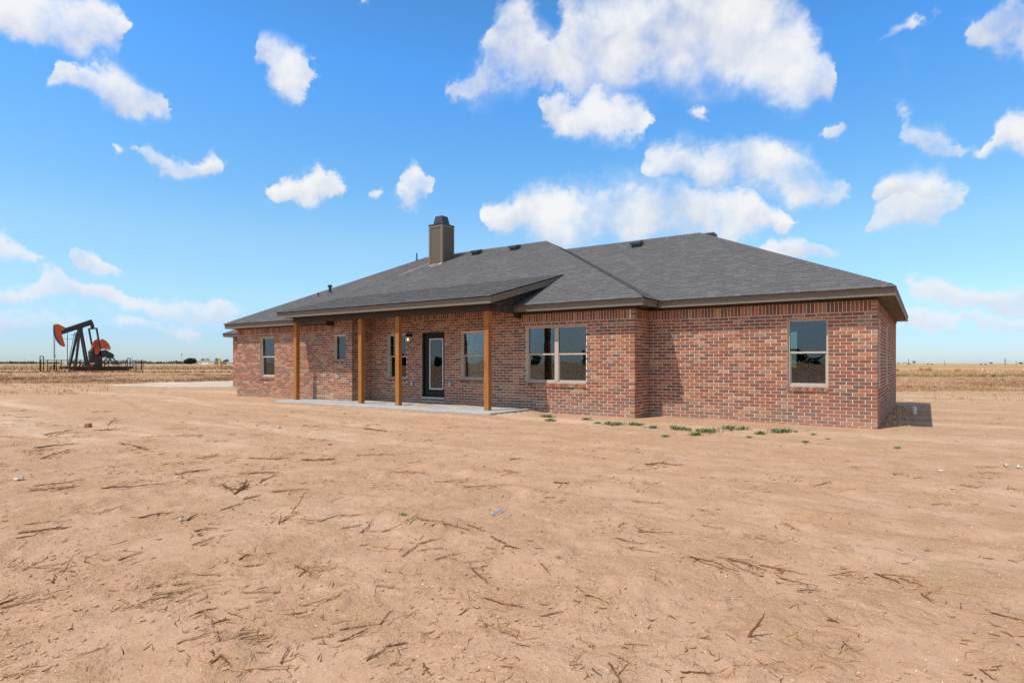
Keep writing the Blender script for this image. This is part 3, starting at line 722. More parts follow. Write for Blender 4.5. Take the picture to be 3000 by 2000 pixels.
yL = (3.165 - PPp * 12.35 - LPz + LPp * LPe) / (LPp - PPp); yRk = (3.165 - PPp * 12.35 - 3.046 + MPp * 13.82) / (MPp - PPp)
hipx = lambda y: -5.668 - (y - 13.82) * (12.72 - 5.668) / (RY - 13.82)
RLX = -19.3
GZ, GYE = 3.0, 17.40
FAC = [  # name, plan polygon, z, row direction (u), up direction (v), shingled
    ('front_left', [(-22.80, 13.03), (XL, 13.03), (XL, RY), (RLX, RY)], zLP, 'y'),
    ('front_hidden', [(XL, 13.03), (-16.6, 13.03), (-16.6, 15.3), (XL, yL)], zLP, 'y'),
    ('front_upper', [(XL, yL), (XR, yRk), (XR, 13.82 + (-5.668 - XR)), (-12.72, RY), (XL, RY)], zF2, 'y'),
    ('front_mid', [(XR, 13.82), (-5.668, 13.82), (XR, 13.82 + (-5.668 - XR))], zMP, 'y'),
    ('front_gap', [(-9.50, 13.82), (XR, 13.82), (XR, yRk), (-9.5, yRk - .03)], zMP, 'y'),
    ('porch', [(XL, 12.35), (XR, 12.35), (XR, yRk), (XL, yL)], zPP, 'y'),
    ('mid_side', [(-5.668, 13.82), (-5.668, 14.8), (-11.72, 20.72), (-12.72, RY)], zMS, 'x'),
    ('front_right', [(-5.668, 14.8), (-.52, 14.8), (-6.44, 20.72), (-11.72, 20.72)], zRF, 'y'),
    ('garage_front', [(-30.60, GYE), (-22.3, GYE), (-22.3, 21.2), (-26.8, 21.2)], lambda x, y: GZ + .48 * (y - GYE), 'y'),
]
OY = dict(front_left=13.03, front_hidden=13.03, front_upper=13.82, front_mid=13.82, front_gap=13.82, porch=12.35, mid_side=5.668, front_right=14.8, garage_front=GYE)
SLOPE = dict(front_left=LPp, front_hidden=LPp, front_upper=MPp, front_mid=MPp, front_gap=MPp, porch=PPp, mid_side=MSp, front_right=RFp, garage_front=.48)
def clip(poly, ax, val, keep_ge):
    outp = []; n = len(poly)
    for i in range(n):
        a, b = poly[i], poly[(i + 1) % n]
        ia = (a[ax] >= val) if keep_ge else (a[ax] <= val); ib = (b[ax] >= val) if keep_ge else (b[ax] <= val)
        if ia: outp.append(a)
        if ia != ib:
            t = (val - a[ax]) / (b[ax] - a[ax]); outp.append((a[0] + t * (b[0] - a[0]), a[1] + t * (b[1] - a[1])))
    return outp
roof = bpy.data.objects.new('roof', None); link(roof, house); roof.matrix_parent_inverse = Matrix.Translation(HOFF)
# deck under the shingles and the slopes turned away
deck = MB()
for nm, pg, zf, ax in FAC:
    tp = [(x, y, zf(x, y) - .006) for x, y in pg]; bt = [(x, y, z - .025) for x, y, z in tp]; n = len(pg)
    deck.poly(tp + bt, [tuple(range(n)), tuple(range(n, 2 * n))[::-1]] + [(i, n + i, n + (i + 1) % n, (i + 1) % n) for i in range(n)])
deck.build('roof_deck', 'dark_trim', roof)
back = MB()
bz = 3.04; YE = YB + .1
back.poly([(-.52, 14.8, 3.033), (-.52, YE, bz), (-6.44, 20.72, 5.905)], [(0, 1, 2)])
back.poly([(-.52, YE, bz), (-12.7, YE, bz), (-11.72, 20.72, 5.905), (-6.44, 20.72, 5.905)], [(0, 1, 2, 3)])
back.poly([(-12.7, YE, bz), (-22.8, YE, bz), (RLX, RY, RZ - .006), (-12.72, RY, RZ - .006), (-11.72, 20.72, 5.905)], [(0, 1, 2, 3, 4)])
back.poly([(-22.8, 13.03, LPz - .006), (RLX, RY, RZ - .006), (-22.8, YE, bz)], [(0, 1, 2)])
back.poly([(-30.6, GYE, GZ - .006), (-26.8, 21.2, GZ + 1.82), (-30.6, 25, GZ - .006)], [(0, 1, 2)])
back.poly([(-26.8, 21.2, GZ + 1.82), (-22.3, 21.2, GZ + 1.82), (-22.3, 25, GZ - .006), (-30.6, 25, GZ - .006)], [(0, 1, 2, 3)])
back.A = [.5] * len(back.F); back.build('rear_slope', 'shingle_mixed', roof, attr=True)

SHN = []
for nm, pg, zf, ax in FAC:
    ex = .125 / math.sqrt(1 + SLOPE[nm] ** 2)
    if ax == 'y': P_ = [(x, y) for x, y in pg]; Z_ = zf
    else: P_ = [(y, -x) for x, y in pg]; Z_ = (lambda zf: lambda u, v: zf(-v, u))(zf)
    v0 = OY[nm]; ys = [p[1] for p in P_]
    k = int(math.floor((min(ys) - v0) / ex))
    while v0 + k * ex < max(ys):
        lo, hi = v0 + k * ex, v0 + (k + 1) * ex + .02
        row = clip(clip(P_, 1, lo, True), 1, hi, False); k += 1
        if len(row) < 3: continue
        u0 = min(p[0] for p in row); u1 = max(p[0] for p in row); u = u0 - random.random() * .3
        eave = .055 if (k - 1) == 0 else 0
        while u < u1:
            wd = random.choice([.12, .15, .17, .2, .24, .30]); a, b = u, u + wd; u += wd
            pc = clip(clip(row, 0, a, True), 0, b - .003, False)
            if len(pc) < 3: continue
            ar = abs(sum(pc[i][0] * pc[(i + 1) % len(pc)][1] - pc[(i + 1) % len(pc)][0] * pc[i][1] for i in range(len(pc)))) / 2
            if ar < 2e-4: continue
            th = random.choice([.003, .004, .007, .008]) * (.3 if nm == 'mid_side' else 1); pts = []
            for (pu, pv) in pc:
                t = (pv - lo) / (hi - lo)
                vv_ = pv - (eave if t < .02 else 0)
                z = Z_(pu, vv_) + (th + .007) * (1 - t) + .001
                pts.append((pu, vv_, z) if ax == 'y' else (-vv_, pu, z))
            SHN.append((nm, pts, random.random(), ar))
def shd(s):
    if s[0] not in ('front_right', 'front_mid', 'porch'): return 1e9
    c = np.mean(s[1], 0); D = -c[0] * ST + c[1] * CT; return D * D / (s[3] + 1e-6)
so = sorted(range(len(SHN)), key=lambda i: shd(SHN[i])); SS = set(so[:300])
field = {}
for i, (nm, pts, rv, ar) in enumerate(SHN):
    n = len(pts); low = [(x, y, z - (.016 if nm != 'mid_side' else .006)) for x, y, z in pts]
    fs = [tuple(range(n))] + [(j, n + j, n + (j + 1) % n, (j + 1) % n) for j in range(n)]
    if i in SS:
        c = np.mean(pts, 0); mb = MB(); mb.poly([tuple(np.subtract(p, c)) for p in pts + low], fs)
        o = bpy.data.objects.new('shingle', mb.mesh('shingle', 'shingle_single')); link(o, roof); o.location = c
    else:
        mb = field.setdefault(nm, MB()); mb.poly(pts + low, fs, rv)
for nm, mb in field.items():
    o = mb.build('shingle_field', 'shingle_mixed', roof, attr=True); o['kind'] = 'stuff'
# hip and ridge caps
def caps(p, q, fa, fb, w=.135, name='ridge_cap'):
    p = np.array(p, float); q = np.array(q, float); d = q - p; L = np.linalg.norm(d); d /= L; nrm = np.array([-d[1], d[0]]); k = int(L / .135)
    for i in range(k):
        a = p + d * (L * i / k); b = p + d * (L * (i + 1) / k + .03); mb = MB()
        A_, B_ = a + nrm * w, a - nrm * w; C_, D_ = b + nrm * w, b - nrm * w
        zc = lambda pt: max(fa(*pt), fb(*pt)) if False else min(fa(*pt), fb(*pt))
        up = .020; dn = .010
        pts = [(*A_, fa(*A_) + up - .008), (*a, zc(a) + up), (*B_, fb(*B_) + up - .008), (*C_, fa(*C_) + dn - .006), (*b, zc(b) + dn), (*D_, fb(*D_) + dn - .006)]
        low = [(x, y, z - .010) for x, y, z in pts]
        mb.poly(pts + low, [(0, 1, 4, 3), (1, 2, 5, 4), (0, 6, 7, 1), (1, 7, 8, 2), (0, 3, 9, 6), (2, 8, 11, 5)])
        c = np.mean(pts, 0); mb.V = [tuple(np.subtract(v, c)) for v in mb.V]
        o = bpy.data.objects.new(name, mb.mesh(name, 'shingle_single')); link(o, roof); o.location = c
zLH = lambda x, y: LPz + (RZ - LPz) / (RLX + 22.8) * (x + 22.8)
zBK = lambda x, y: RZ - MPp * (y - RY); zRB = lambda x, y: 5.911 - RFp * (y - 20.72)
caps((-.62, 14.9), (-6.44, 20.72), zRF, zRS)
caps((-5.768, 13.92), (-12.72, RY), zMP, zMS)
caps((-22.76, 13.12), (RLX, RY), zLH, zLP)
caps((RLX, RY), (-12.72, RY), zBK, zF2)
caps((-6.44, 20.72), (-11.72, 20.72), zRF, zRB)

# ---- fascia, shingle mould, soffit, frieze
def eave(x0, y0, x1, y1, z0, z1, nx, ny, m0=0, m1=0, mat='trim_paint', slope=False):
    """fascia from plan point 0 to 1, outward normal n, top heights z0,z1; m = mitre extension"""
    e = np.array([x1 - x0, y1 - y0], float); L = np.linalg.norm(e); e /= L; n = np.array([nx, ny], float)
    for (nm, dout, din, top, bot) in (('shingle_mould', .0, .030, -.010, -.088), ('fascia', -.014, .035, -.088, -.200)):
        mb = MB(); pts = []
        for (s, z, mm) in ((0 , z0, -m0), (L, z1, m1)):
            for (dd, hh) in ((dout, top), (dout, bot), (-din, bot), (-din, top)):
                ext = mm * (1 + 0) * (dd) if mm else 0
                c = np.array([x0, y0]) + e * s + n * dd + e * (ext)
                pts.append((c[0], c[1], z + hh))
        mb.poly(pts, [(0, 1, 2, 3), (7, 6, 5, 4), (0, 4, 5, 1), (1, 5, 6, 2), (2, 6, 7, 3), (3, 7, 4, 0)])
        HB(mb, nm, mat)
eave(-5.668, 14.80, -.52, 14.80, 3.04, 3.04, 0, -1, 0, 1)
eave(-.52, 14.80, -.52, YE, 3.04, 3.04, 1, 0, 1, 0)
eave(-9.50, 13.82, -5.668, 13.82, 3.046, 3.046, 0, -1, 0, 1)
eave(-5.668, 13.82, -5.668, 14.80, 3.046, 3.046, 1, 0, 1, 0)
eave(-22.80, 13.03, -16.6, 13.03, LPz, LPz, 0, -1, 1, 0)
eave(-22.80, YE, -22.80, 13.03, LPz, LPz, -1, 0, 0, 1)
eave(XL, 12.35, XR, 12.35, 3.165, 3.165, 0, -1, 1, 1)
eave(XR, 12.35, XR, yRk, 3.165, zPP(0, yRk), 1, 0, 1, 0)
eave(XL, yL, XL, 12.35, zPP(0, yL), 3.165, -1, 0, 0, 1)
eave(-30.60, GYE, -22.48, GYE, GZ, GZ, 0, -1, 1, 0)
eave(-30.60, 25, -30.60, GYE, GZ, GZ, -1, 0, 0, 1)
def sbox(nm, mat, *bx):
    mb = MB()
    for b in bx: mb.box(*b)
    return HB(mb, nm, mat)
ZS = 2.862
sbox('soffit', 'soffit_board', (-5.70, -.552, 14.832, P3 + .1, ZS, ZS + .02))
for i in range(4):
    y = P3 + .104 + i * 2.4; sbox('soffit', 'soffit_board', (XA - .1, -.552, y, min(y + 2.392, YE), ZS, ZS + .02))
sbox('soffit', 'soffit_board', (-9.49, -5.70, 13.852, P2 + .1, ZS + .006, ZS + .026), (XC - .1, -5.70, P2 + .104, 14.83, ZS + .006, ZS + .026))
sbox('soffit', 'soffit_board', (-22.768, -16.61, 13.062, P1 + .1, LPz - .185, LPz - .165))
sbox('soffit', 'soffit_board', (-30.568, -22.5, GYE + .032, YG + .1, GZ - .185, GZ - .165))
F0 = .022
sbox('frieze_board', 'dark_trim', (-6.02, XA + F0, P3 - F0, P3 + .05, ZTOP, ZS))
sbox('frieze_board', 'dark_trim', (XA - .05, XA + F0 - .001, P3 + .052, YB, ZTOP, ZS))
sbox('frieze_board', 'dark_trim', (-9.5, XC + F0, P2 - F0, P2 + .05, ZTOP, ZS + .006))
sbox('frieze_board', 'dark_trim', (XC - .05, XC + F0 - .001, P2 + .052, P3 - F0 - .002, ZTOP, ZS + .006))
sbox('frieze_board', 'dark_trim', (XD - F0, -16.6, P1 - F0, P1 + .05, ZTOP + ZL, LPz - .185))
sbox('frieze_board', 'dark_trim', (XG - F0, XD, YG - F0, YG + .05, ZTOP, GZ - .185))
sbox('eave_end', 'dark_trim', (-16.612, -16.59, 13.04, P1 + .02, LPz - .28, LPz - .02))
sbox('eave_end', 'dark_trim', (-9.53, -9.495, 13.86, P2 + .02, ZTOP - .10, ZS))

# ---- porch: slab, posts, beam, ceiling, gable siding
SLZ = .17
mb = MB(); mb.box(-18.05, -9.0, 12.06, P1 - .003, -.1, SLZ); mb.box(XE + .01, -9.0, P1 - .003, P2 - .003, -.1, SLZ)
HB(mb, 'porch_slab', 'concrete', bevel=.012)
for i, px in enumerate((-17.764, -14.49, -12.86, -9.543)):
    mb = MB(); mb.box(px - .152, px, 12.715, 12.855, SLZ - .002, 2.81); HB(mb, 'post', 'cedar', bevel=.006)
sbox('beam', 'dark_trim', (-17.93, -9.50, 12.70, 12.87, 2.81, 2.985))
sbox('beam', 'dark_trim', (-17.93, -17.78, 12.872, P1 - .03, 2.81, 2.985))
sbox('porch_ceiling', 'dark_trim', (-18.30, -9.235, 12.39, 13.02, 2.988, 3.005), (-16.58, -9.5, 13.022, P2 + .05, 3.03, 3.05))
zr = lambda y: zPP(0, y) - .20
mb = MB()
pg = [(-9.50, 12.872, 2.81), (-9.50, P2 + .0, 2.80), (-9.50, P2, 3.10), (-9.50, 15.9, zMP(0, 15.9) - .02), (-9.50, 15.9, zr(15.9) + .12), (-9.50, 12.872, zr(12.872) + .1)]
mb.prism(pg, (-.03, 0, 0)); HB(mb, 'gable_siding', 'siding')
for y in np.arange(13.0, 15.4, .30):
    zb_ = 2.812 if y < P2 - .03 else zMP(0, y) - .05
    mb = MB(); mb.box(-9.499, -9.478, y - .02, y + .02, zb_, zr(y) + .06); HB(mb, 'batten', 'siding')
mb = MB(); mb.poly([(XR - .03, 12.39, zr(12.39) + .01), (-9.5, 12.39, zr(12.39) + .01), (-9.5, yRk - .2, zr(yRk - .2) + .01), (XR - .03, yRk - .2, zr(yRk - .2) + .01)], [(0, 1, 2, 3)]); HB(mb, 'rake_soffit', 'soffit_board')

# ---- chimney
ch = bpy.data.objects.new('chimney', None); link(ch, house); ch.matrix_parent_inverse = Matrix.Translation(HOFF)
cx0, cx1, cy0, cy1, cb, ct = -17.68, -16.905, 19.27, 20.05, 5.2, 7.36
def cpart(nm, mat, *bx, bev=0):
    mb = MB()
    for b in bx: mb.box(*b)
    return mb.build(nm, mat, ch, bevel=bev)
cpart('panel', 'chimney_panel', (cx0 + .02, cx1 - .02, cy0 + .02, cy1 - .02, cb, ct - .03))
tw = .10
cpart('corner_board', 'trim_paint', (cx0, cx0 + tw, cy0, cy0 + .019, cb, ct - .02)); cpart('corner_board', 'trim_paint', (cx1 - tw, cx1 - .0, cy0, cy0 + .019, cb, ct - .02))
cpart('corner_board', 'trim_paint', (cx1 - .019, cx1 - .001, cy0 + .0195, cy0 + tw, cb, ct - .02)); cpart('corner_board', 'trim_paint', (cx1 - .019, cx1, cy1 - tw, cy1, cb, ct - .02))
cpart('top_trim', 'trim_paint', (cx0 + tw, cx1 - tw, cy0 + .001, cy0 + .019, ct - .13, ct - .02)); cpart('top_trim', 'trim_paint', (cx1 - .019, cx1 - .001, cy0 + tw, cy1 - tw, ct - .13, ct - .02))
cpart('flashing', 'cap_metal', (cx0 - .015, cx1 + .015, cy0 - .015, cy1 + .015, ct - .02, ct + .02))
mx, my = (cx0 + cx1) / 2, (cy0 + cy1) / 2
mb = MB(); r0, r1 = .25, .185; zz0, zz1 = ct + .085, ct + .40
mb.poly([(mx - r0, my - r0, zz0), (mx + r0, my - r0, zz0), (mx + r0, my + r0, zz0), (mx - r0, my + r0, zz0), (mx - r1, my - r1, zz1), (mx + r1, my - r1, zz1), (mx + r1, my + r1, zz1), (mx - r1, my + r1, zz1)], [(0, 3, 2, 1), (4, 5, 6, 7), (0, 1, 5, 4), (1, 2, 6, 5), (2, 3, 7, 6), (3, 0, 4, 7)]); mb.build('cap', 'cap_metal', ch)
cpart('cap_base', 'cap_metal', (mx - .235, mx + .235, my - .235, my + .235, ct + .02, ct + .055))
for sx in (-.235, .235):
    for sy in (-.235, .235):
        mb = MB(); mb.bar((mx + sx, my + sy, ct + .05), (mx + sx * 1.03, my + sy * 1.03, zz0 + .02), .025); mb.build('cap_leg', 'galvanised', ch)
# pale mortar dust washed down from the chimney
for (xa, ya, xb, yb) in ((cx0 - .02, cy0 + .02, cx0 - .35, cy0 - 1.5), (cx0 + .45, cy0 - .02, cx0 + .38, cy0 - .5), (cx1 - .02, cy0 - .02, cx1 - .10, cy0 - .62), (cx1 - .02, cy0 + .0, cx1 + .12, cy0 - .38)):
    for k in range(5):
        mb = MB(); pts = []; o_ = (random.random() - .5) * .18; n = 7
        L1 = []; L2 = []
        for i in range(n):
            t = i / (n - 1) * (1 - .25 * random.random() * (k > 1)); x = xa + (xb - xa) * t + o_ * t + (random.random() - .5) * .03; y = ya + (yb - ya) * t; wv = .013 * (1 - t * .7) + .004
            L1.append((x - wv, y, zF2(x, y) + .021)); L2.append((x + wv, y, zF2(x, y) + .021))
        mb.poly(L1 + L2, [(i, n + i, n + i + 1, i + 1) for i in range(n - 1)])
        o = mb.build('mortar_streak', 'roof_spill', roof)

# ---- roof vents and pipes
def vent(x, y, zf, dx=1):
    z = zf(x, y); sl = (zf(x, y + .1) - z) / .1; mb = MB()
    w, l = .19, .20
    def q(a, b, h): return (x + a, y + b, zf(x, y + b) + h)
    base = [q(-w, -l, .02), q(w, -l, .02), q(w, l, .02), q(-w, l, .02)]
    top = [q(-w, -l - .03, .23), q(w, -l - .03, .23), q(w * .8, l * .8, .15), q(-w * .8, l * .8, .15)]; mid = [q(-w, -l - .03, .12), q(w, -l - .03, .12), q(w, l, .07), q(-w, l, .07)]
    mb.poly(mid + top, [(0, 3, 2, 1), (4, 5, 6, 7), (0, 1, 5, 4), (1, 2, 6, 5), (2, 3, 7, 6), (3, 0, 4, 7)])
    b2 = [(a * 0 + p_[0], p_[1], p_[2]) for a, p_ in zip(range(4), base)]
    cxm = np.mean([p_[0] for p_ in base]); ins = [(cxm + (p_[0] - cxm) * .82, y + (p_[1] - y) * .8, p_[2]) for p_ in base]; up = [(p_[0], p_[1], p_[2] + .11) for p_ in ins]
    mb.poly(ins + up, [(0, 1, 5, 4), (1, 2, 6, 5), (2, 3, 7, 6), (3, 0, 4, 7)]); o = mb.build('roof_vent', 'cap_metal', roof, bevel=.01)
vent(-15.72, 20.13, zF2); vent(-13.73, 20.10, zF2); vent(-8.43, 20.0, zRF)
mb = MB(); vx, vy = -6.25, 21.1; mb.box(vx - .25, vx + .25, vy - .2, vy + .2, 5.78, 5.93); mb.build('roof_vent', 'cap_metal', roof, bevel=.03)
def pipe(x, y, h, r, hood=False):
    z = zLP(x, y) if x < XL else zF2(x, y); mb = MB(); mb.tube([(x, y, z - .05), (x, y, z + h)], r, 10); mb.tube([(x, y, z - .02), (x, y, z + .05)], [r * 2.2, r * 1.15], 10)
    if hood: mb.tube([(x, y, z + h - .06), (x, y, z + h - .01), (x, y, z + h + .03)], [r * 1.7, r * 1.8, r * 1.1], 10)
    mb.build('vent_pipe', 'cap_metal', roof)
pipe(-20.11, 15.99, .34, .055, True); pipe(-20.58, 15.77, .16, .03); pipe(-19.75, 20.7, .30, .03)

# ---- loose soil spilled on the slab
for (x, y, rx, ry) in ((-12.6, 13.2, 1.0, .16), (-11.2, 13.75, .7, .12), (-13.9, 12.9, .3, .1)):
    mb = MB(); n = 18; ring = [(x + rx * math.cos(6.283 * k / n) * (.7 + .5 * random.random()), y + ry * math.sin(6.283 * k / n) * (.6 + .7 * random.random()), SLZ + .004) for k in range(n)]
    mb.poly(ring + [(x, y, SLZ + .022)], [(k, (k + 1) % n, n) for k in range(n)]); HB(mb, 'soil_spill', 'soil_clod')

# ---- cleanout pipe in the side yard
c = on_ground(2678, 1213, 0.0); cz = gz(c[0], c[1])
po = empty('cleanout_pipe', (c[0], c[1], cz)); tag(po, 'short white plastic cleanout pipe standing in the shade of the side wall', 'pipe')
mb = MB(); mb.tube([(0, 0, -.1), (0, 0, .10)], .056, 16); mb.build('pipe', 'pipe_pvc', po, smooth=False)
mb = MB(); mb.tube([(0, 0, .09), (0, 0, .19)], .064, 16); mb.build('collar', 'pipe_pvc', po)
mb = MB(); mb.box(-.022, .022, -.022, .022, .19, .225); mb.build('plug', 'pipe_pvc', po)

# ================================================================== DRIVE
mb = MB()
A_ = on_ground(700, 1117, .1); B_ = on_ground(700, 1137.5, .1); C_ = on_ground(480, 1134, .1); D_ = on_ground(300, 1129.5, .1); E_ = on_ground(480, 1122, .1)
edge = [D_, C_, B_, A_, E_]
pts = []
for i in range(5):
    a, b = edge[i], edge[(i + 1) % 5]
    for k in range(14):
        t = k / 14; q = a + (b - a) * t; j = .35 if i != 2 else .05
        pts.append((q[0] + (random.random() - .5) * j, q[1] + (random.random() - .5) * j))
n = len(pts); cxy = np.mean(pts, 0); V_ = []; Fc = []; rings = 8
for k in range(rings + 1):
    for (x, y) in pts:
        t = k / rings; xx, yy_ = cxy[0] + (x - cxy[0]) * t, cxy[1] + (y - cxy[1]) * t; V_.append((xx, yy_, gz(xx, yy_) + .035 * (1 if k < rings else -.5)))
for k in range(rings):
    for i in range(n): Fc.append((k * n + i, (k + 1) * n + i, (k + 1) * n + (i + 1) % n, k * n + (i + 1) % n))
mb.poly(V_, Fc); o = mb.build('driveway', 'caliche'); tag(o, 'pale caliche drive beside the garage end of the house', 'driveway', kind='structure')
mb = MB(); a, b = on_ground(700, 1130.5, .12), on_ground(560, 1131.5, .12); c, d_ = on_ground(600, 1134.5, .12), on_ground(700, 1137.2, .12)
mb.prism([(*a[:2], .05), (*b[:2], .05), (*c[:2], .05), (*d_[:2], .05)], (0, 0, .11)); o = mb.build('apron', 'concrete'); tag(o, 'smooth concrete apron in front of the garage', 'pavement', kind='structure')

exec_order = None
# ================================================================== PUMPJACK
PD = 108.6
pc0 = at_depth(250, HOR, PD); VPJ = TH + math.atan2(1250, FPX)          # square to the line of sight
PRZ = VPJ + R(22)
pj = empty('pumpjack', (pc0[0], pc0[1], gz(pc0[0], pc0[1])), PRZ)
tag(pj, 'black and orange pumpjack with nodding beam inside the wire fence', 'pumpjack')
def along(px, rz, yoff=0.0):      # distance along a line through the pump, turned by rz, at which it is seen in column px
    ax = np.array([math.cos(rz), math.sin(rz)]); p = pc0[:2] + yoff * np.array([-ax[1], ax[0]])
    pr, pf = p[0] * CT + p[1] * ST, -p[0] * ST + p[1] * CT; ar, af = ax[0] * CT + ax[1] * ST, -ax[0] * ST + ax[1] * CT
    u = (px - 1500) / FPX; t = (u * pf - pr) / (ar - u * af); return t, pf + t * af
def zl(zx, zy, yl=0.0):         # survey of its side view -> local metres
    t, D = along(80 + zx / 6.533, PRZ, yl); return (t, yl, ZC + (HOR - 920 - zy / 6.533) / FPX * D - gz(pc0[0], pc0[1]))
def pb(nm, mat, build, **kw):
    mb = MB(); build(mb); return mb.build(nm, mat, pj, **kw)
def L0(zx, zy, yl=0.0):        # same but ignoring the sideways shift (true side profile)
    p = zl(zx, zy, 0.0); return (p[0], yl, p[2])
def plate(mb, pts, y0, y1): mb.prism([L0(a, b, y0) for a, b in pts], (0, y1 - y0, 0))
pb('skid', 'rust_steel', lambda m: (plate(m, [(665, 1000), (1965, 1000), (1975, 1045), (665, 1045)], -1.2, -.9), plate(m, [(665, 1000), (1965, 1000), (1975, 1045), (665, 1045)], .9, 1.2), plate(m, [(850, 1042), (1880, 1042), (1880, 1090), (850, 1090)], -1.3, 1.3), [plate(m, [(x, 1003), (x + 30, 1003), (x + 30, 1040), (x, 1040)], -.9, .9) for x in range(680, 1960, 180)]))
for (a, b, y0, y1) in (((985, 335), (865, 995), -.3, -1.2), ((985, 335), (865, 995), .3, 1.2), ((1030, 335), (1145, 995), -.2, -.35), ((1030, 335), (1145, 995), .2, .35)):
    pb('samson_leg', 'pump_black', lambda m: m.bar(L0(*a, y0), L0(*b, y1), .30, .34))
pb('saddle', 'pump_black', lambda m: (plate(m, [(960, 285), (1050, 250), (1045, 345), (975, 345)], -.35, .35)))
pb('walking_beam', 'pump_black', lambda m: (plate(m, [(628, 318), (1218, 108), (1250, 150), (1270, 215), (1240, 225), (1190, 212), (655, 385)], -.18, .18), plate(m, [(700, 278), (1218, 104), (1226, 118), (704, 292)], -.36, .36), plate(m, [(655, 372), (1186, 202), (1192, 216), (657, 388)], -.36, .36)))
pb('horsehead', 'pump_red', lambda m: plate(m, [(512, 195), (580, 188), (722, 262), (628, 312), (652, 400), (716, 616), (690, 622), (640, 590), (585, 520), (545, 450), (518, 370), (510, 290)], -.30, .30))
pb('horsehead_rim', 'pump_black', lambda m: plate(m, [(509, 210), (514, 210), (516, 300), (524, 375), (550, 450), (590, 520), (644, 588), (640, 594), (580, 524), (540, 452), (512, 372), (506, 290)], -.31, .31))
for yy_, xx in ((-.25, 530), (.25, 505)): pb('bridle_cable', 'cable_steel', lambda m: m.bar(zl(xx, 380 if xx == 530 else 320), zl(xx - (8 if xx == 530 else -6), 795), .065))
pb('carrier_bar', 'pump_pale', lambda m: (m.cyl(zl(517, 800), (0, 0, 1), .20, .35, 10), m.cyl(zl(517, 835), (0, 0, 1), .17, .2, 10)))
pb('polished_rod', 'cable_steel', lambda m: m.bar(zl(517, 840), zl(517, 960), .07))
pb('wellhead', 'rust_steel', lambda m: (m.cyl(zl(517, 1000), (0, 0, 1), .11, 1.3, 8), m.cyl(zl(517, 990), (0, 0, 1), .18, .22, 8), m.bar(zl(440, 1030), zl(517, 1025), .11), m.bar(zl(440, 1030), zl(436, 1080), .11), m.bar(zl(420, 1000), zl(500, 978), .08), m.bar(zl(465, 985), zl(465, 1025), .06)))
pb('equaliser', 'pump_black', lambda m: (m.bar(L0(1250, 278, -1.55), L0(1250, 278, 1.55), .26, .24), plate(m, [(1215, 200), (1270, 205), (1275, 285), (1220, 290)], -.25, .25)))
pb('pitman_arm', 'pump_black', lambda m: m.bar(L0(1250, 270, -1.5), L0(1318, 655, -1.5), .26, .2))
pb('pitman_arm', 'pump_black', lambda m: m.bar(L0(1250, 270, 1.5), L0(1318, 640, 1.5), .26, .2))
for s in (-1, 1):
    pb('crank', 'pump_red', lambda m: (plate(m, [(1235, 735), (1262, 650), (1330, 600), (1480, 540), (1500, 590), (1345, 690), (1300, 768), (1262, 775)], s * .95 - .12, s * .95 + .12)))
    pb('counterweight', 'pump_red', lambda m: (plate(m, [(1330, 620), (1318, 520), (1350, 482), (1385, 478), (1395, 495), (1420, 500), (1470, 545), (1505, 600), (1528, 650), (1512, 682), (1450, 672), (1345, 655)] if s < 0 else [(1290, 660), (1300, 570), (1350, 500), (1400, 470), (1440, 490), (1480, 560), (1490, 620), (1400, 640)], s * 1.25 - .22, s * 1.25 + .22), m.cyl(L0(1318, 650, s * 1.2), (0, 1, 0), .2, .6, 12)))
    pb('weight_edge', 'pump_pale', lambda m: plate(m, [(1345, 658), (1450, 660), (1524, 646), (1530, 655), (1512, 690), (1450, 682)] if s < 0 else [(1290, 664), (1400, 644), (1492, 622), (1495, 632), (1402, 656), (1292, 676)], s * 1.25 - .24, s * 1.25 + .24))
pb('gearbox', 'pump_black', lambda m: (plate(m, [(1195, 715), (1240, 672), (1360, 672), (1400, 715), (1400, 820), (1200, 820)], -.7, .7), plate(m, [(1180, 808), (1430, 808), (1430, 828), (1180, 828)], -.9, .9), m.cyl(L0(1290, 725, 0), (0, 1, 0), .28, 2.1, 14)))
pb('belt_guard', 'pump_black', lambda m: plate(m, [(1345, 770), (1385, 690), (1450, 685), (1570, 752), (1612, 790), (1590, 812), (1530, 820), (1395, 820)], -1.15, -.85))
pb('pedestal', 'pump_black', lambda m: plate(m, [(1212, 828), (1330, 828), (1330, 1000), (1212, 1000)], -.75, .75))
pb('pedestal_side', 'rust_steel', lambda m: plate(m, [(1330, 830), (1400, 830), (1400, 1000), (1330, 1000)], -.74, .74))
pb('motor', 'pump_black', lambda m: (m.cyl(L0(1590, 800, 0), (1, 0, 0), .35, .9, 12), plate(m, [(1520, 760), (1615, 752), (1628, 800), (1628, 832), (1520, 832)], -.5, .5)))
for MFY in (-.8, .8): pb('motor_frame', 'pump_black', lambda m: [m.bar(L0(*a, MFY), L0(*b, MFY), .09) for a, b in (((1420, 838), (1640, 838)), ((1430, 850), (1520, 940)), ((1560, 845), (1420, 985)), ((1590, 845), (1440, 985)), ((1620, 845), (1720, 995)), ((1600, 845), (1690, 995)), ((1560, 930), (1770, 965)))])
pb('brace', 'pump_black', lambda m: [m.bar(L0(1190, 860, y), L0(1020, 995, y * 1.2), .14) for y in (-.7, .7)] + [m.bar(L0(1190, 850, y), L0(1060, 995, y), .10) for y in (-.3, .4)])
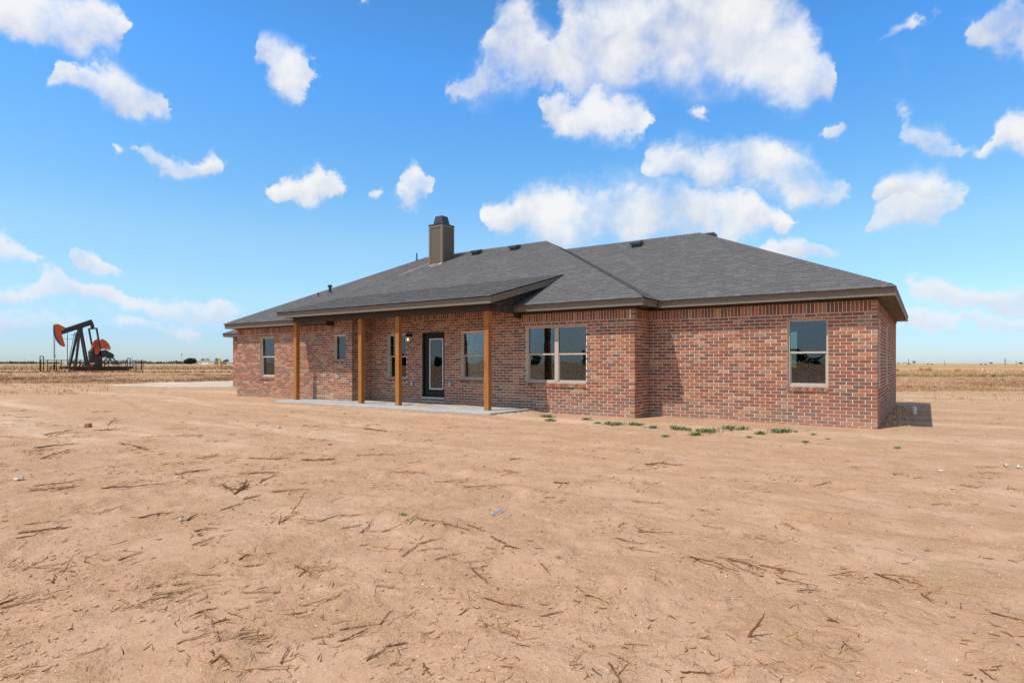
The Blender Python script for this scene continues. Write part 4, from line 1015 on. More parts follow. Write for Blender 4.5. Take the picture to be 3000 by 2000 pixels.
pb('ladder', 'pump_black', lambda m: [m.bar(zl(a, 350), zl(b, 975), .075) for a, b in ((905, 780), (932, 815))] + [m.bar(zl(918 - t * 123, 350 + t * 625), zl(936 - t * 114, 350 + t * 625), .035) for t in np.linspace(.03, .97, 18)] + [m.bar(zl(840, 404), zl(960, 388), .08), m.bar(zl(845, 676), zl(925, 684), .07)])
# ---- fence
fo = empty('chain_link_fence', (pc0[0], pc0[1], gz(pc0[0], pc0[1])), VPJ); tag(fo, 'rusty pipe and wire fence around the pumpjack', 'fence')
k_ = PD / FPX / 6.533 * .98
def fx(zx, y=0.0): return along(80 + zx / 6.533, VPJ, y)[0]
NEAR, FAR = -4.5, 5.5
posts = [(fx(x, NEAR), NEAR) for x in (240, 555, 890, 1195, 1550, 1885, 2195)] + [(fx(x, FAR), FAR) for x in (262, 385, 655, 1005, 1480, 2080, 2185)]
for (x, y) in posts:
    mb = MB(); mb.tube([(x, y, -.1), (x, y, 1.95)], .07, 6); mb.bar((x, y, 1.93), (x + .12, y + (-.12 if y < 0 else .12), 2.2), .04); mb.build('post', 'rust_steel', fo)
xs0, xs1 = posts[0][0], posts[6][0]
for y in (NEAR, FAR):
    for z in (1.92, .12) if y == NEAR else (1.92,):
        mb = MB(); mb.bar((xs0, y, z), (xs1, y, z), .075); mb.build('rail', 'rust_steel', fo)
for x in (xs0, xs1):
    mb = MB(); mb.bar((x, NEAR, 1.92), (x, FAR, 1.92), .075); mb.build('rail', 'rust_steel', fo)
mb = MB()
for k in range(int((xs1 - xs0) / .22)):
    x = xs0 + k * .22
    mb.bar((x, NEAR + .03, .1), (x + .9, NEAR + .03, 1.9), .007); mb.bar((x + .9, NEAR + .04, .1), (x, NEAR + .04, 1.9), .007)
o = mb.build('wire_mesh', 'rust_steel', fo); o['kind'] = 'stuff'
for (a, b, t) in ((245, 312, 800), (1917, 1968, 830)):
    mb = MB(); x0, x1 = fx(a, NEAR), fx(b, NEAR); h = (1085 - t) * k_ * .98
    for x in (x0, x1): mb.bar((x, NEAR - .3, 0), (x, NEAR - .3, h), .12)
    mb.bar((x0, NEAR - .3, h), (x1, NEAR - .3, h), .12); mb.bar((x0, NEAR - .3, .1), (x1, NEAR - .3, .1), .08); mb.build('gate_frame', 'rust_steel', fo)
for (a, b, t, u, m) in ((1205, 1255, 962, 995, 'sign_red'), (1208, 1242, 926, 952, 'sign_yellow'), (1246, 1280, 926, 948, 'sign_white'), (318, 345, 935, 965, 'sign_yellow'), (628, 650, 893, 975, 'sign_yellow')):
    mb = MB(); mb.box(fx(a, NEAR), fx(b, NEAR), NEAR - .09, NEAR - .07, (1087 - u) * k_, (1087 - t) * k_); mb.build('sign', m, fo)
for (zx, z0_, z1_) in ((2045, 950, 1000), (2122, 940, 965)):
    pass
mb = MB(); mb.box(fx(2040), fx(2060), 5.6, 5.8, .6, 1.5); mb.bar((fx(2078), 5.7, 0), (fx(2078), 5.7, 2.0), .25); mb.build('meter_box', 'galvanised', fo)
# pole behind the pump
def utility_pole(px, ytop, ybase, D, label, arm=None, r=.14, lean=0.0):
    b = at_depth(px, HOR, D); zb = gz(b[0], b[1]); zt = ZC + (HOR - ytop) / FPX * D
    o = empty('utility_pole', (b[0], b[1], zb), TH); tag(o, label, 'pole', 'utility poles on the flat horizon')
    mb = MB(); mb.tube([(0, 0, -.2), (lean * .5, 0, (zt - zb) / 2), (lean, 0, zt - zb)], [r, r * .9, r * .75], 7); mb.build('shaft', 'pole_wood', o)
    if arm:
        mb = MB(); mb.bar((lean - arm[0], 0, zt - zb - arm[1]), (lean + arm[0], 0, zt - zb - arm[1] - .05), r * .7); mb.build('crossarm', 'pole_wood', o)
        for s in (-.9, 0, .9):
            mb = MB(); mb.tube([(lean + arm[0] * s, 0, zt - zb - arm[1]), (lean + arm[0] * s, 0, zt - zb - arm[1] + r * 1.6)], r * .4, 6); mb.build('insulator', 'cable_steel', o)
    return o
utility_pole(197.5, 976, 1072, 150, 'dark pole with thin crossarm standing behind the pumpjack beam', (1.25, 1.4), .10)

# ================================================================== DISTANT THINGS
def crown_mesh(name, mat, lobes, n, size, seed):
    r = np.random.default_rng(seed); V = []; Fc = []
    for i in range(n):
        lx, ly, lz, rx, ry, rz = lobes[r.integers(len(lobes))]
        d = r.normal(size=3); d /= np.linalg.norm(d); q = d * (r.random() ** .35) * np.array([rx, ry, rz]) + (lx, ly, lz)
        a = r.normal(size=3); a /= np.linalg.norm(a); b = np.cross(a, r.normal(size=3)); b /= np.linalg.norm(b); s = size * (.6 + .8 * r.random())
        k = len(V); V += [tuple(q - a * s - b * s * .5), tuple(q + a * s - b * s * .45), tuple(q + a * s * .8 + b * s * .6), tuple(q - a * s * .7 + b * s * .5)]; Fc.append((k, k + 1, k + 2, k + 3))
    me = bpy.data.meshes.new(name); me.from_pydata(V, [], Fc); me.materials.append(MATS[mat]); me.update(); return me
def tree(px, D, w, h, label, group, lobes=None, n=700, seed=1, name='tree', loc=None, trunk=.25, leaf=None, mat='tree_leaf'):
    b = at_depth(px, HOR, D) if loc is None else np.array(loc, float); zb = gz(b[0], b[1])
    o = empty(name, (b[0], b[1], zb), TH); tag(o, label, 'tree', group)
    r = random.Random(seed)
    if lobes is None: lobes = [(r.uniform(-.22, .22) * w, r.uniform(-.2, .2) * w, h * r.uniform(.45, .78), w * r.uniform(.22, .36), w * .3, h * r.uniform(.2, .3)) for _ in range(6)]
    mb = MB(); mb.tube([(0, 0, -.2), (.05 * w, 0, h * .25), (0, .03 * w, h * .6)], [w * .045, w * .035, w * .015], 7)
    for k in range(5):
        l = lobes[k % len(lobes)]; mb.tube([(.03 * w, 0, h * (.2 + .05 * k)), (l[0] * .6, l[1] * .6, l[2] * .8), (l[0], l[1], l[2])], [w * .02, w * .012, w * .005], 5)
    mb.build('trunk', 'trunk_bark', o)
    cr = bpy.data.objects.new('crown', crown_mesh('crown', mat, lobes, n, leaf or w * .035, seed)); link(cr, o)
    return o
TG = 'dark trees around the far shed'
tree(557, 700, 14.5, 8.2, 'largest dark tree, left of the far cream shed', TG, lobes=[(-4.5, 0, 3.6, 3.2, 3, 2.8), (-1, 0, 4.8, 3.4, 3, 3), (3, 0, 5.2, 3.4, 3, 2.9), (5, 0, 3.8, 2.4, 3, 2.6), (-1, 0, 2.4, 5, 3, 1.8)], n=1500, seed=3)
tree(595, 760, 8, 7.6, 'low round dark tree showing over the roof of the far shed', TG, n=500, seed=4)
tree(610, 770, 5.5, 8.3, 'small pointed dark tree just right of the shed roof middle', TG, n=400, seed=5)
tree(633, 770, 6.5, 9.2, 'dark tree behind the yellow board', TG, n=400, seed=6)
tree(642, 775, 5, 8.8, 'narrow dark tree peeping over the top of the yellow board', TG, n=350, seed=7)
tree(664, 720, 9.5, 7.2, 'round dark tree between the yellow board and the house', TG, n=700, seed=8)
# shed
def shed(px0, px1, ytop, D, label, deep=14, name='shed', roof_rise=.8):
    a = at_depth(px0, HOR, D); b = at_depth(px1, HOR, D); w = np.hypot(*(b - a)[:2]); zb = gz(a[0], a[1]); h = ZC + (HOR - ytop) / FPX * D - zb
    o = empty(name, (a[0], a[1], zb), TH); tag(o, label, 'shed')
    mb = MB(); mb.box(0, w, 0, deep, -.3, h - roof_rise); mb.build('wall', 'shed_wall', o)
    mb = MB(); mb.prism([(-.3, -.4, h - roof_rise), (-.3, deep / 2, h), (-.3, deep + .4, h - roof_rise)], (w + .6, 0, 0)); mb.build('roof', 'shed_roof', o)
    return o, w, h
s_, w_, h_ = shed(574.5, 628, 1055.5, 700, 'long low cream metal shed with a white roller door')
mb = MB(); mb.box(w_ * .34, w_ * .50, -.12, -.02, -.2, 2.6); mb.build('door', 'sign_white', s_); mb = MB(); mb.box(w_ * .51, w_ * .65, -.12, -.02, -.2, 2.6); mb.build('door', 'sign_white', s_)
mb = MB(); mb.prism([(w_ + .01, -.02, -.3), (w_ + .01, -.02, h_ - 1.2), (w_ + 9, 6, h_ - 1.2), (w_ + 9, 6, -.3)], (0, 8, 0)); mb.build('lean_to', 'shed_shade', s_)
s2_, w2, h2 = shed(663.5, 690, 1058.5, 680, 'small grey brown shed half hidden by the brick house', 9, roof_rise=1.0)
s3_, w3, h3 = shed(2656, 2669, 1060.5, 720, 'tiny low brown farmhouse on the right hand horizon', 8, roof_rise=1.2)
tree(2677, 730, 5.2, 4.6, 'single round tree beside the tiny farmhouse', 'trees on the right horizon', n=350, seed=12)
tree(2903, 900, 6, 3.2, 'low tree on the right horizon near the tall pole', 'trees on the right horizon', n=250, seed=13)
tree(2992, 900, 8, 3.2, 'low tree at the right edge of the horizon', 'trees on the right horizon', n=250, seed=14)
tree(2632, 950, 4, 3.0, 'tiny tree on the horizon hard against the side wall', 'trees on the right horizon', n=200, seed=15)
# yellow board
b = on_ground(642.3, 1073.5, .1); yo = empty('marker_board', (b[0], b[1], gz(b[0], b[1])), TH); tag(yo, 'tall yellow board standing in the field in front of the shed', 'board')
Dm = ZC * FPX / 9.5; mb = MB(); mb.box(-.55, .60, -.05, .05, .05, 21 / FPX * Dm); mb.build('panel', 'yellow_board', yo)
for sx in (-.62, .58):
    mb = MB(); mb.box(sx, sx + .1, -.09, .09, -.3, 21.3 / FPX * Dm); mb.build('post', 'rust_steel', yo)
# radio mast, poles
b = at_depth(532.5, HOR, 1500); mo = empty('radio_mast', (b[0], b[1], 0), TH); tag(mo, 'thin radio mast left of the big dark tree', 'mast')
hm = (HOR - 1034.5) / FPX * 1500
mb = MB()
for sx, sy in ((-.5, 0), (.5, 0), (0, .8)): mb.bar((sx, sy, 0), (sx * .6, sy * .6, hm), .22)
for k in range(16):
    z = hm * k / 16; mb.bar((-.5, 0, z), (.5, 0, z + hm / 16), .12); mb.bar((.5, 0, z), (-.5, 0, z + hm / 16), .12)
mb.build('lattice', 'galvanised', mo); mb = MB(); mb.box(-.9, .9, -.5, .8, hm - 3.2, hm + .5); mb.build('antenna', 'pole_wood', mo)
utility_pole(605, 1046, 1066, 720, 'thin pole rising behind the far shed', None, .22)
utility_pole(666, 1047, 1066, 800, 'thin pole above the tree nearest the house', None, .16)
utility_pole(2661.9, 1051, 1071, 420, 'pole close to the side wall on the right horizon', None, .20)
utility_pole(2767.3, 1056, 1070, 460, 'short slim pole left of the tall right hand pole', None, .16)
utility_pole(2944.5, 1048, 1069, 430, 'tallest pole on the right horizon', None, .24)
utility_pole(2977, 1057, 1070, 480, 'rightmost short pole on the horizon', None, .16)
utility_pole(75, 1052, 1066, 650, 'pole left of the pumpjack', None, .16)
utility_pole(91, 1055, 1066, 800, 'faint slim pole next to the fence gate', None, .14)
utility_pole(387, 1044, 1072, 230, 'slim rod right of the fence gate frame', None, .06)
utility_pole(420, 1060, 1078, 150, 'short reddish stake outside the fence corner', None, .07)
# centre pivot irrigation line
a = at_depth(2630, HOR, 560); b = at_depth(3080, HOR, 470); Lp = np.hypot(*(b - a)[:2]); ang = math.atan2(b[1] - a[1], b[0] - a[0])
pv = empty('irrigation_pivot', (a[0], a[1], 0), ang); tag(pv, 'long thin irrigation pivot line across the right hand field', 'irrigation')
mb = MB(); mb.bar((0, 0, 3.0), (Lp, 0, 3.0), .16); mb.build('pipe', 'galvanised', pv)
mb = MB()
for k in range(int(Lp / 6)): mb.bar((k * 6, 0, 3.0), (k * 6 + 3, 0, 2.2), .05); mb.bar((k * 6 + 3, 0, 2.2), (k * 6 + 6, 0, 3.0), .05)
mb.build('truss', 'galvanised', pv)
for t in (.24, .60, .95):
    mb = MB(); x = Lp * t
    for s in (-1, 1): mb.bar((x, 0, 3.1), (x + s * 1.6, 0, .5), .12)
    mb.bar((x - 1.7, 0, .6), (x + 1.7, 0, .6), .15); mb.build('tower', 'galvanised', pv)
    for s in (-1, 1):
        mb = MB(); mb.cyl((x + s * 1.6, 0, .55), (0, 1, 0), .6, .35, 12); mb.build('wheel', 'pump_black', pv)
# far wood along the horizon: one mass
def far_wood():
    r = np.random.default_rng(21); V = []; Fc = []
    for k in range(900):
        px = r.uniform(-250, 560); D = r.uniform(1300, 1900)
        if vnoise(np.array(px / 22.0), np.array(0.5), 3) < .36: continue
        b = at_depth(px, HOR, D); hh = r.uniform(2, 5.5) * (.6 + .8 * vnoise(np.array(px / 30.0), np.array(3.5), 4))
        for j in range(12):
            q = np.array([b[0], b[1], 0]) + r.normal(size=3) * (4, 4, 0) + (0, 0, hh * r.random()); s = 1.8
            a_ = r.normal(size=3); a_ /= np.linalg.norm(a_); c_ = np.cross(a_, r.normal(size=3)); c_ /= np.linalg.norm(c_); i = len(V)
            V += [tuple(q - a_ * s - c_ * s * .6), tuple(q + a_ * s - c_ * s * .6), tuple(q + a_ * s + c_ * s * .6), tuple(q - a_ * s + c_ * s * .6)]; Fc.append((i, i + 1, i + 2, i + 3))
    me = bpy.data.meshes.new('treeline'); me.from_pydata(V, [], Fc); me.materials.append(MATS['far_foliage']); o = bpy.data.objects.new('treeline', me); link(o)
    tag(o, 'hazy strip of distant trees along the left horizon', 'treeline', kind='stuff')
far_wood()
# trees across the road behind the viewer; they show in the window panes
rr_ = random.Random(5)
for k in range(12):
    x = -350 + k * 32 + rr_.uniform(-12, 12); y = -340 + rr_.uniform(-40, 40); tw_, th_ = rr_.uniform(30, 46), rr_.uniform(6, 11)
    tree(0, 0, tw_, th_, 'dark tree behind the viewer, mirrored small in the window panes', 'trees mirrored in the windows', n=700, seed=30 + k, loc=(x, y, 0), leaf=1.0, lobes=[(rr_.uniform(-.35, .35) * tw_, 0, th_ * rr_.uniform(.2, .6), tw_ * .2, 3, th_ * .35) for _ in range(7)])

# ================================================================== FIELD PLANTS (uncountable)
def blades(name, label, cat, mat, spots, hmin, hmax, nb, spread, width, seed=1, kind='stuff'):
    r = np.random.default_rng(seed); V = []; Fc = []
    zz = ground_z(np.array([q[0] for q in spots]), np.array([q[1] for q in spots]))
    for (x, y, s), z in zip(spots, zz):
        z = float(z)
        for k in range(nb):
            a = r.uniform(0, 6.283); l = r.uniform(hmin, hmax) * s; t = r.uniform(.0, spread); bx_, by_ = x + r.normal() * .09 * s, y + r.normal() * .09 * s
            dx, dy = math.cos(a), math.sin(a); w = width * r.uniform(.6, 1.4); i = len(V)
            V += [(bx_ - dy * w, by_ + dx * w, z - .02), (bx_ + dy * w, by_ - dx * w, z - .02), (bx_ + dx * l * t + dy * w * .25, by_ + dy * l * t - dx * w * .25, z + l * math.sqrt(max(.05, 1 - t * t)))]; Fc.append((i, i + 1, i + 2))
    me = bpy.data.meshes.new(name); me.from_pydata(V, [], Fc); me.materials.append(MATS[mat]); o = bpy.data.objects.new(name, me); link(o); tag(o, label, cat, kind=kind); return o
def scatter(n, x0, x1, D0, D1, seed, p=1.0, clump=None):
    r = np.random.default_rng(seed); m = n * 4 if clump else n
    px = r.uniform(x0, x1, m); D = 1 / (1 / D1 + (1 / D0 - 1 / D1) * r.random(m) ** p); u = (px - 1500) / FPX
    x = (u * CT - ST) * D; y = (u * ST + CT) * D; sz = r.uniform(.6, 1.3, m)
    if clump:
        k = vnoise(x / clump, y / clump, 8) >= .45; x, y, sz = x[k][:n], y[k][:n], sz[k][:n]
    return list(zip(x.tolist(), y.tolist(), sz.tolist()))
DRV = [(p_[0], p_[1]) for p_ in edge]
def off_drive(sp):
    o_ = []
    for q in sp:
        ins = False; j_ = 4
        for i_ in range(5):
            (xi, yi), (xj, yj) = DRV[i_], DRV[j_]
            if (yi > q[1]) != (yj > q[1]) and q[0] < (xj - xi) * (q[1] - yi) / (yj - yi) + xi: ins = not ins
            j_ = i_
        if not ins: o_.append(q)
    return o_
blades('field_stubble', 'dry straw coloured stubble covering the field left of the house', 'stubble', 'field_straw', off_drive(scatter(4200, -150, 700, 38, 100, 1, .7) + scatter(260, -150, 320, 24, 48, 91, .9)), .05, .17, 5, .9, .012, 1)
blades('field_weeds', 'brown dead weeds scattered through the left hand field', 'weeds', 'field_brown', off_drive(scatter(2600, -150, 700, 38, 104, 2, clump=5)), .06, .24, 5, .8, .011, 2)
blades('weed_row', 'dark row of standing dead weeds before the pumpjack fence', 'weeds', 'field_brown', scatter(900, -150, 700, 86, 97, 3), .2, .5, 5, .5, .014, 3)
blades('far_grass', 'golden dry grass beyond the pumpjack and the shed', 'grass', 'field_gold', scatter(2600, -150, 700, 122, 420, 4), .3, .8, 5, .6, .05, 4)
blades('right_stubble', 'dry stubble covering the field right of the house', 'stubble', 'field_straw', scatter(3600, 2600, 3150, 30, 88, 5, .8) + scatter(260, 2600, 3150, 22, 40, 92, .9), .04, .15, 5, .9, .011, 5)
blades('right_weeds', 'brown dead weeds scattered through the right hand field', 'weeds', 'field_brown', scatter(1200, 2600, 3150, 34, 90, 6, clump=4), .05, .18, 5, .85, .010, 6)
blades('grass_bank', 'bank of pale dry grass behind the right hand stubble', 'grass', 'field_gold', scatter(1500, 2600, 3150, 72, 118, 7), .15, .5, 6, .7, .02, 7)
blades('green_weeds', 'grey green weeds along the edge of the right hand field', 'weeds', 'field_green', scatter(420, 2600, 3150, 62, 72, 8), .1, .32, 6, .8, .018, 8)
# cotton left standing
r = np.random.default_rng(31); mb = MB()
for (x, y, s) in scatter(520, -150, 620, 125, 190, 9) + scatter(40, 2840, 3100, 64, 84, 10):
    z = gz(x, y) + r.uniform(.25, .7); q = r.uniform(.03, .075)
    mb.poly([(x - q, y, z), (x, y - q, z), (x + q, y, z), (x, y + q, z), (x, y, z + q), (x, y, z - q)], [(0, 1, 4), (1, 2, 4), (2, 3, 4), (3, 0, 4), (1, 0, 5), (2, 1, 5), (3, 2, 5), (0, 3, 5)])
o = mb.build('cotton_bolls', 'cotton'); tag(o, 'white cotton bolls on the unpicked rows of the field', 'cotton', kind='stuff')
# tumbleweeds, each its own
def tumble(px, py, wpx, label, seed, D=None):
    q = on_ground(px, py, .0); D = -q[0] * ST + q[1] * CT; w = wpx / FPX * D; r = np.random.default_rng(seed); mb = MB()
    for k in range(90):
        d = r.normal(size=3); d /= np.linalg.norm(d); d[2] = abs(d[2]); e_ = np.cross(d, r.normal(size=3)); e_ /= np.linalg.norm(e_)
        pts = [np.array([0, 0, .1 * w]), d * w * .25 + (0, 0, .1 * w), d * w * .42 + e_ * w * .1 + (0, 0, .1 * w), d * w * .5 + e_ * w * .25 + (0, 0, .1 * w)]
        pts = [(p_[0], p_[1], max(.02, p_[2] * .85)) for p_ in pts]; mb.tube(pts, [.012, .01, .008, .004], 3, cap=False)
    o = mb.build('tumbleweed', 'tumbleweed'); o.location = (q[0], q[1], gz(q[0], q[1])); tag(o, label, 'tumbleweed', 'tumbleweeds on the field banks'); return o
for i, (a, b, c, l) in enumerate([(2700, 1087, 22, 'dark tumbleweed nearest the side wall on the right bank'), (2722, 1088, 26, 'wide pale tumbleweed second from the side wall'), (2806, 1089, 22, 'tumbleweed in the middle of the right hand bank'), (2628, 1087, 14, 'tumbleweed half hidden by the side wall'), (2880, 1103, 18, 'low weed ball with cotton on the right bank'), (2912, 1104, 16, 'low weed ball right of the cotton one'),
        (652, 1075, 14, 'tumbleweed at the foot of the yellow board'), (662, 1076, 10, 'small tumbleweed beside the yellow board one'), (673, 1080, 18, 'tumbleweed hard against the house on the left bank'), (620, 1082, 10, 'small tumbleweed left of the yellow board'), (680, 1083, 16, 'lowest tumbleweed touching the garage wall edge')]): tumble(a, b, c, l, 50 + i)

# ================================================================== FOREGROUND STALKS
STICKS = {'L': """620,120,675,75,u 215,455,490,430 345,495,435,460 600,487,955,450 180,490,420,465 1020,390,1210,365 1020,390,1110,455 1285,450,1365,495 1365,505,1430,425 1365,490,1450,455 1570,500,1770,480 1670,620,1770,490,u 1600,680,1620,625,u 1610,670,1720,620 1730,650,1840,670 1840,660,1960,630 605,612,705,600 800,650,970,625 1080,665,1145,632 1270,605,1390,570 1400,545,1480,520 120,740,395,712 95,780,210,755 150,695,300,668 1110,800,1230,765 1120,730,1250,712 365,945,440,830,u 180,920,320,925 130,940,265,885 305,1020,330,960 690,885,815,840 1375,900,1440,870 1400,930,1490,925 1690,930,1790,975 1720,990,1780,950 1800,915,1825,945 845,1045,955,1015 820,1125,1110,1065 900,1090,1120,1050 1130,975,1260,978 1010,1115,1150,1070 990,1030,1150,1022 10,1160,260,1120 0,1140,110,1100 710,1170,880,1140 700,1115,745,1140 1400,1070,1610,1070 1470,1125,1560,1118 1740,1140,1960,1105 1680,1185,1765,1175 1120,1195,1200,1170 1180,1180,1235,1270 1300,1170,1370,1220 1225,1240,1320,1230 1025,1375,1230,1320 1240,1370,1275,1280 1370,1310,1450,1280 1380,1340,1515,1295 1790,1335,1910,1315 1610,1475,1660,1385 1415,1525,1690,1500 0,1560,200,1530 1215,1480,1265,1440 1265,1440,1300,1500 260,185,420,168 540,150,690,145 210,245,420,228 250,300,370,262 690,215,780,230 780,230,850,250 1130,300,1250,295 1430,300,1560,292 1560,292,1660,290 1740,298,1930,300 1400,390,1600,385 1500,440,1580,400""",
 'M': """105,280,410,285 545,430,730,425 720,458,890,462 280,380,440,388 940,360,1010,380 1165,520,1225,515 1220,435,1310,440 0,632,175,628 0,710,120,688 240,722,380,690 380,690,440,632 440,640,490,685 490,685,735,722 115,740,165,670 725,680,820,720 190,805,350,828 350,865,450,785 450,785,570,762 460,825,555,825 540,890,650,860 700,898,860,890 740,925,815,935 750,940,805,1020 860,755,945,805 945,805,1030,822 830,820,890,830 1145,910,1200,945 1580,745,1755,775 1690,670,1720,705 1720,705,1905,712 1700,805,1840,820 1590,680,1620,655 205,1040,325,1058 835,1100,1050,1155 925,1110,950,1155 1185,1187,1275,1168 1345,1040,1410,1080 1400,1080,1530,1120,p 0,1280,170,1248 0,1338,165,1275 230,1255,280,1170 800,1205,845,1280 905,1240,920,1275 915,1275,1040,1315 680,1190,740,1155 1630,1345,1765,1360 1385,1330,1460,1370 145,1450,270,1385 270,1385,390,1355 280,1485,330,1450 1535,1460,1620,1565 1590,1525,1660,1460 1600,1420,1660,1460 470,1470,515,1535 1440,1490,1500,1530 1310,1470,1380,1465 135,130,275,140 970,300,1040,298 1750,335,1860,325 1860,325,1960,332 1680,530,1860,535 1700,485,1712,460,u 1585,415,1600,400,u 850,590,862,568,u""",
 'R': """65,845,300,960 200,848,440,885 270,865,490,935 250,870,480,965 450,890,715,948 530,935,560,965 560,965,780,1012 660,1040,795,1040 835,938,960,920 940,915,1060,920 985,975,1100,990,p 1105,930,1230,980 1150,935,1355,950 1250,955,1390,1000 1390,1040,1410,975,u 1370,1045,1460,1105 1400,1050,1480,1025 385,1305,475,1155,u 655,1270,705,1360 900,1390,925,1300 925,1305,985,1390 610,1140,655,1120 830,1200,900,1215 230,1485,580,1445 0,1508,185,1505 430,1430,540,1500 1705,1485,1825,1500 1710,1490,1795,1550 1775,1172,1955,1208 1725,845,1790,855 1600,1315,1680,1335 100,1310,170,1320 245,1300,305,1325 355,722,545,765 590,665,680,700 115,660,235,685 90,560,175,572 1210,375,1270,375 770,420,850,412 1610,430,1690,455 1430,543,1520,540 1865,460,1875,430,u 1880,455,1940,470"""}
OFFX = dict(L=0, M=1000, R=2000)
def stalk_mesh(L, r0, seed, twigs=2, bend=.08, upright=False, mat='dry_stalk'):
    r = np.random.default_rng(seed); n = 10; mb = MB(); pts = []; off = np.zeros(3)
    ph = r.uniform(0, 6.28)
    for i in range(n):
        t = i / (n - 1); off = off + r.normal(size=3) * (.012 * L, .020 * L, .010 * L) * (1 if i else 0)
        w = math.sin(t * 3.1 + ph) * bend * L * .5
        pts.append(np.array([(t - .0) * L, w + off[1], r0 * .5 + abs(off[2])]))
    rad = [r0 * (1.15 - .75 * i / (n - 1)) * r.uniform(.85, 1.15) for i in range(n)]
    mb.tube(pts, rad, 5)
    for k in range(twigs):
        i = r.integers(1, n - 1); p0 = pts[i]; l = L * r.uniform(.10, .38); a = r.choice([-1, 1]) * r.uniform(.25, 1.1)
        q = p0 + np.array([math.cos(a) * l * .5, math.sin(a) * l * .5, r.uniform(0, .12) * l]); q2 = q + np.array([math.cos(a) * l * .5, math.sin(a * .7) * l * .5, r.uniform(-.12, .16) * l])
        q2[2] = max(q2[2], .002); mb.tube([p0, q, q2], [r0 * .5, r0 * .38, r0 * .15], 4, cap=False)
    for k in range(3):          # frayed root end
        a = math.pi + r.uniform(-.9, .9); l = L * r.uniform(.04, .11); q = pts[0] + np.array([math.cos(a) * l, math.sin(a) * l, r.uniform(-.2, .5) * l]); mb.tube([pts[0], q], [r0 * .6, r0 * .1], 4, cap=False)
    return mb.mesh('dry_stalk', mat)
LANDM = [(60, 'the left edge'), (200, 'the pumpjack horsehead'), (340, 'the pumpjack'), (560, 'the open field'), (690, 'the far shed'), (860, 'the left brick bay'), (1030, 'the first porch post'), (1120, 'the second porch post'), (1235, 'the third porch post'), (1310, 'the porch door'), (1420, 'the window beside the door'), (1540, 'the last porch post'), (1720, 'the wide window'), (1860, 'the wall left of the corner'), (1990, 'the inner wall corner'), (2300, 'the blank brick wall'), (2440, 'the right window'), (2600, 'the right house corner'), (2780, 'the cleanout pipe'), (9999, 'the right edge')]
BANDS = [(1300, 'at the back of the yard'), (1420, 'well back in the yard'), (1530, 'in mid yard'), (1640, 'in the near yard'), (1750, 'in the foreground'), (1860, 'in the near foreground'), (9999, 'at the bottom edge')]
SEEN = {}
def stalk_label(px, py, L, mat, ang):
    a = next(n_ for lim, n_ in LANDM if px <= lim); b = next(n_ for lim, n_ in BANDS if py <= lim)
    size = 'short' if L < .28 else 'long' if L > .6 else 'mid length'; tone = {'bark_dark': 'dark', 'dry_stalk': 'brown', 'stalk_pale': 'pale'}[mat]
    for extra in ('', 'level ' if abs(ang) < .12 else 'slanting ', 'second ', 'third ', 'fourth ', 'fifth ', 'sixth ', 'seventh ', 'eighth ', 'ninth '):
        l = f'{extra}{size} {tone} stalk {b}, below {a}'
        if l not in SEEN: SEEN[l] = 1; return l
    return l
GS = 'dry cotton stalks strewn over the sandy yard'; nst = 0
UPL = {0: 'thin dry stalk leaning upright at the back left of the yard', 11: 'long thin stalk leaning upright beside a flat bundle, left middle', 26: 'bent stalk standing upright in the left foreground'}
for key, txt in STICKS.items():
    for idx, tok in enumerate(txt.split()):
        f = tok.split(','); x0, y0, x1, y1 = [float(v) for v in f[:4]]; fl = f[4] if len(f) > 4 else ''
        p = on_ground(OFFX[key] + x0 / 1.96, 1200 + y0 / 1.96); q = on_ground(OFFX[key] + x1 / 1.96, 1200 + y1 / 1.96); D = -p[0] * ST + p[1] * CT
        wpx = random.uniform(2.5, 4.6) * (1.25 if key == 'L' else 1.0); r0 = wpx / 2 / FPX * max(D, 3.0); r0 = min(max(r0, .0038), .0105)
        mat = 'stalk_pale' if fl == 'p' else random.choice(['dry_stalk', 'dry_stalk', 'bark_dark'])
        if fl == 'u':
            h = (y0 - y1) / 1.96 / FPX * D; lx = (x1 - x0) / 1.96 / FPX * D; L = math.hypot(h, lx)
            if key == 'R' and idx == 17: r0 = .0085
            me = stalk_mesh(L, r0, nst, 1, .10, True, mat); o = bpy.data.objects.new('dry_stalk', me); link(o)
            o.location = (p[0], p[1], gz(p[0], p[1]) - .01); o.rotation_euler = (0, -math.atan2(h, lx), TH)
            lab = {('L', 0): UPL[0], ('L', 11): UPL[11], ('L', 12): 'short stub of stalk poking up in the left middle', ('L', 26): UPL[26], ('R', 17): 'thick bent stalk standing upright alone in the right foreground', ('R', 14): 'twisted upright stalk at the end of the long flat bundle'}.get((key, idx), 'short dry stub poking upright from the sand')
            tag(o, lab, 'stalk', GS if 'poking upright from' not in lab else 'short upright stubs in the sand')
        else:
            L = float(np.hypot(*(q - p)[:2])); L = min(L, 1.6)
            me = stalk_mesh(L, r0, nst, random.choice([2, 3, 4, 5]), .06, False, mat); o = bpy.data.objects.new('dry_stalk', me); link(o)
            zp, zq = gz(p[0], p[1]), gz(p[0] + (q[0] - p[0]), q[1]); d = (q - p)[:2]; d /= np.linalg.norm(d)
            zq = gz(p[0] + d[0] * L, p[1] + d[1] * L); zm = gz(p[0] + d[0] * L / 2, p[1] + d[1] * L / 2)
            o.location = (p[0], p[1], max(zp, 2 * zm - zq) + .002); o.rotation_euler = (0, -math.atan2(zq - zp, L), math.atan2(d[1], d[0]))
            tag(o, stalk_label(OFFX[key] + (x0 + x1) / 3.92, 1200 + (y0 + y1) / 3.92, L, mat, math.atan2(y1 - y0, x1 - x0)), 'stalk', GS)
        nst += 1
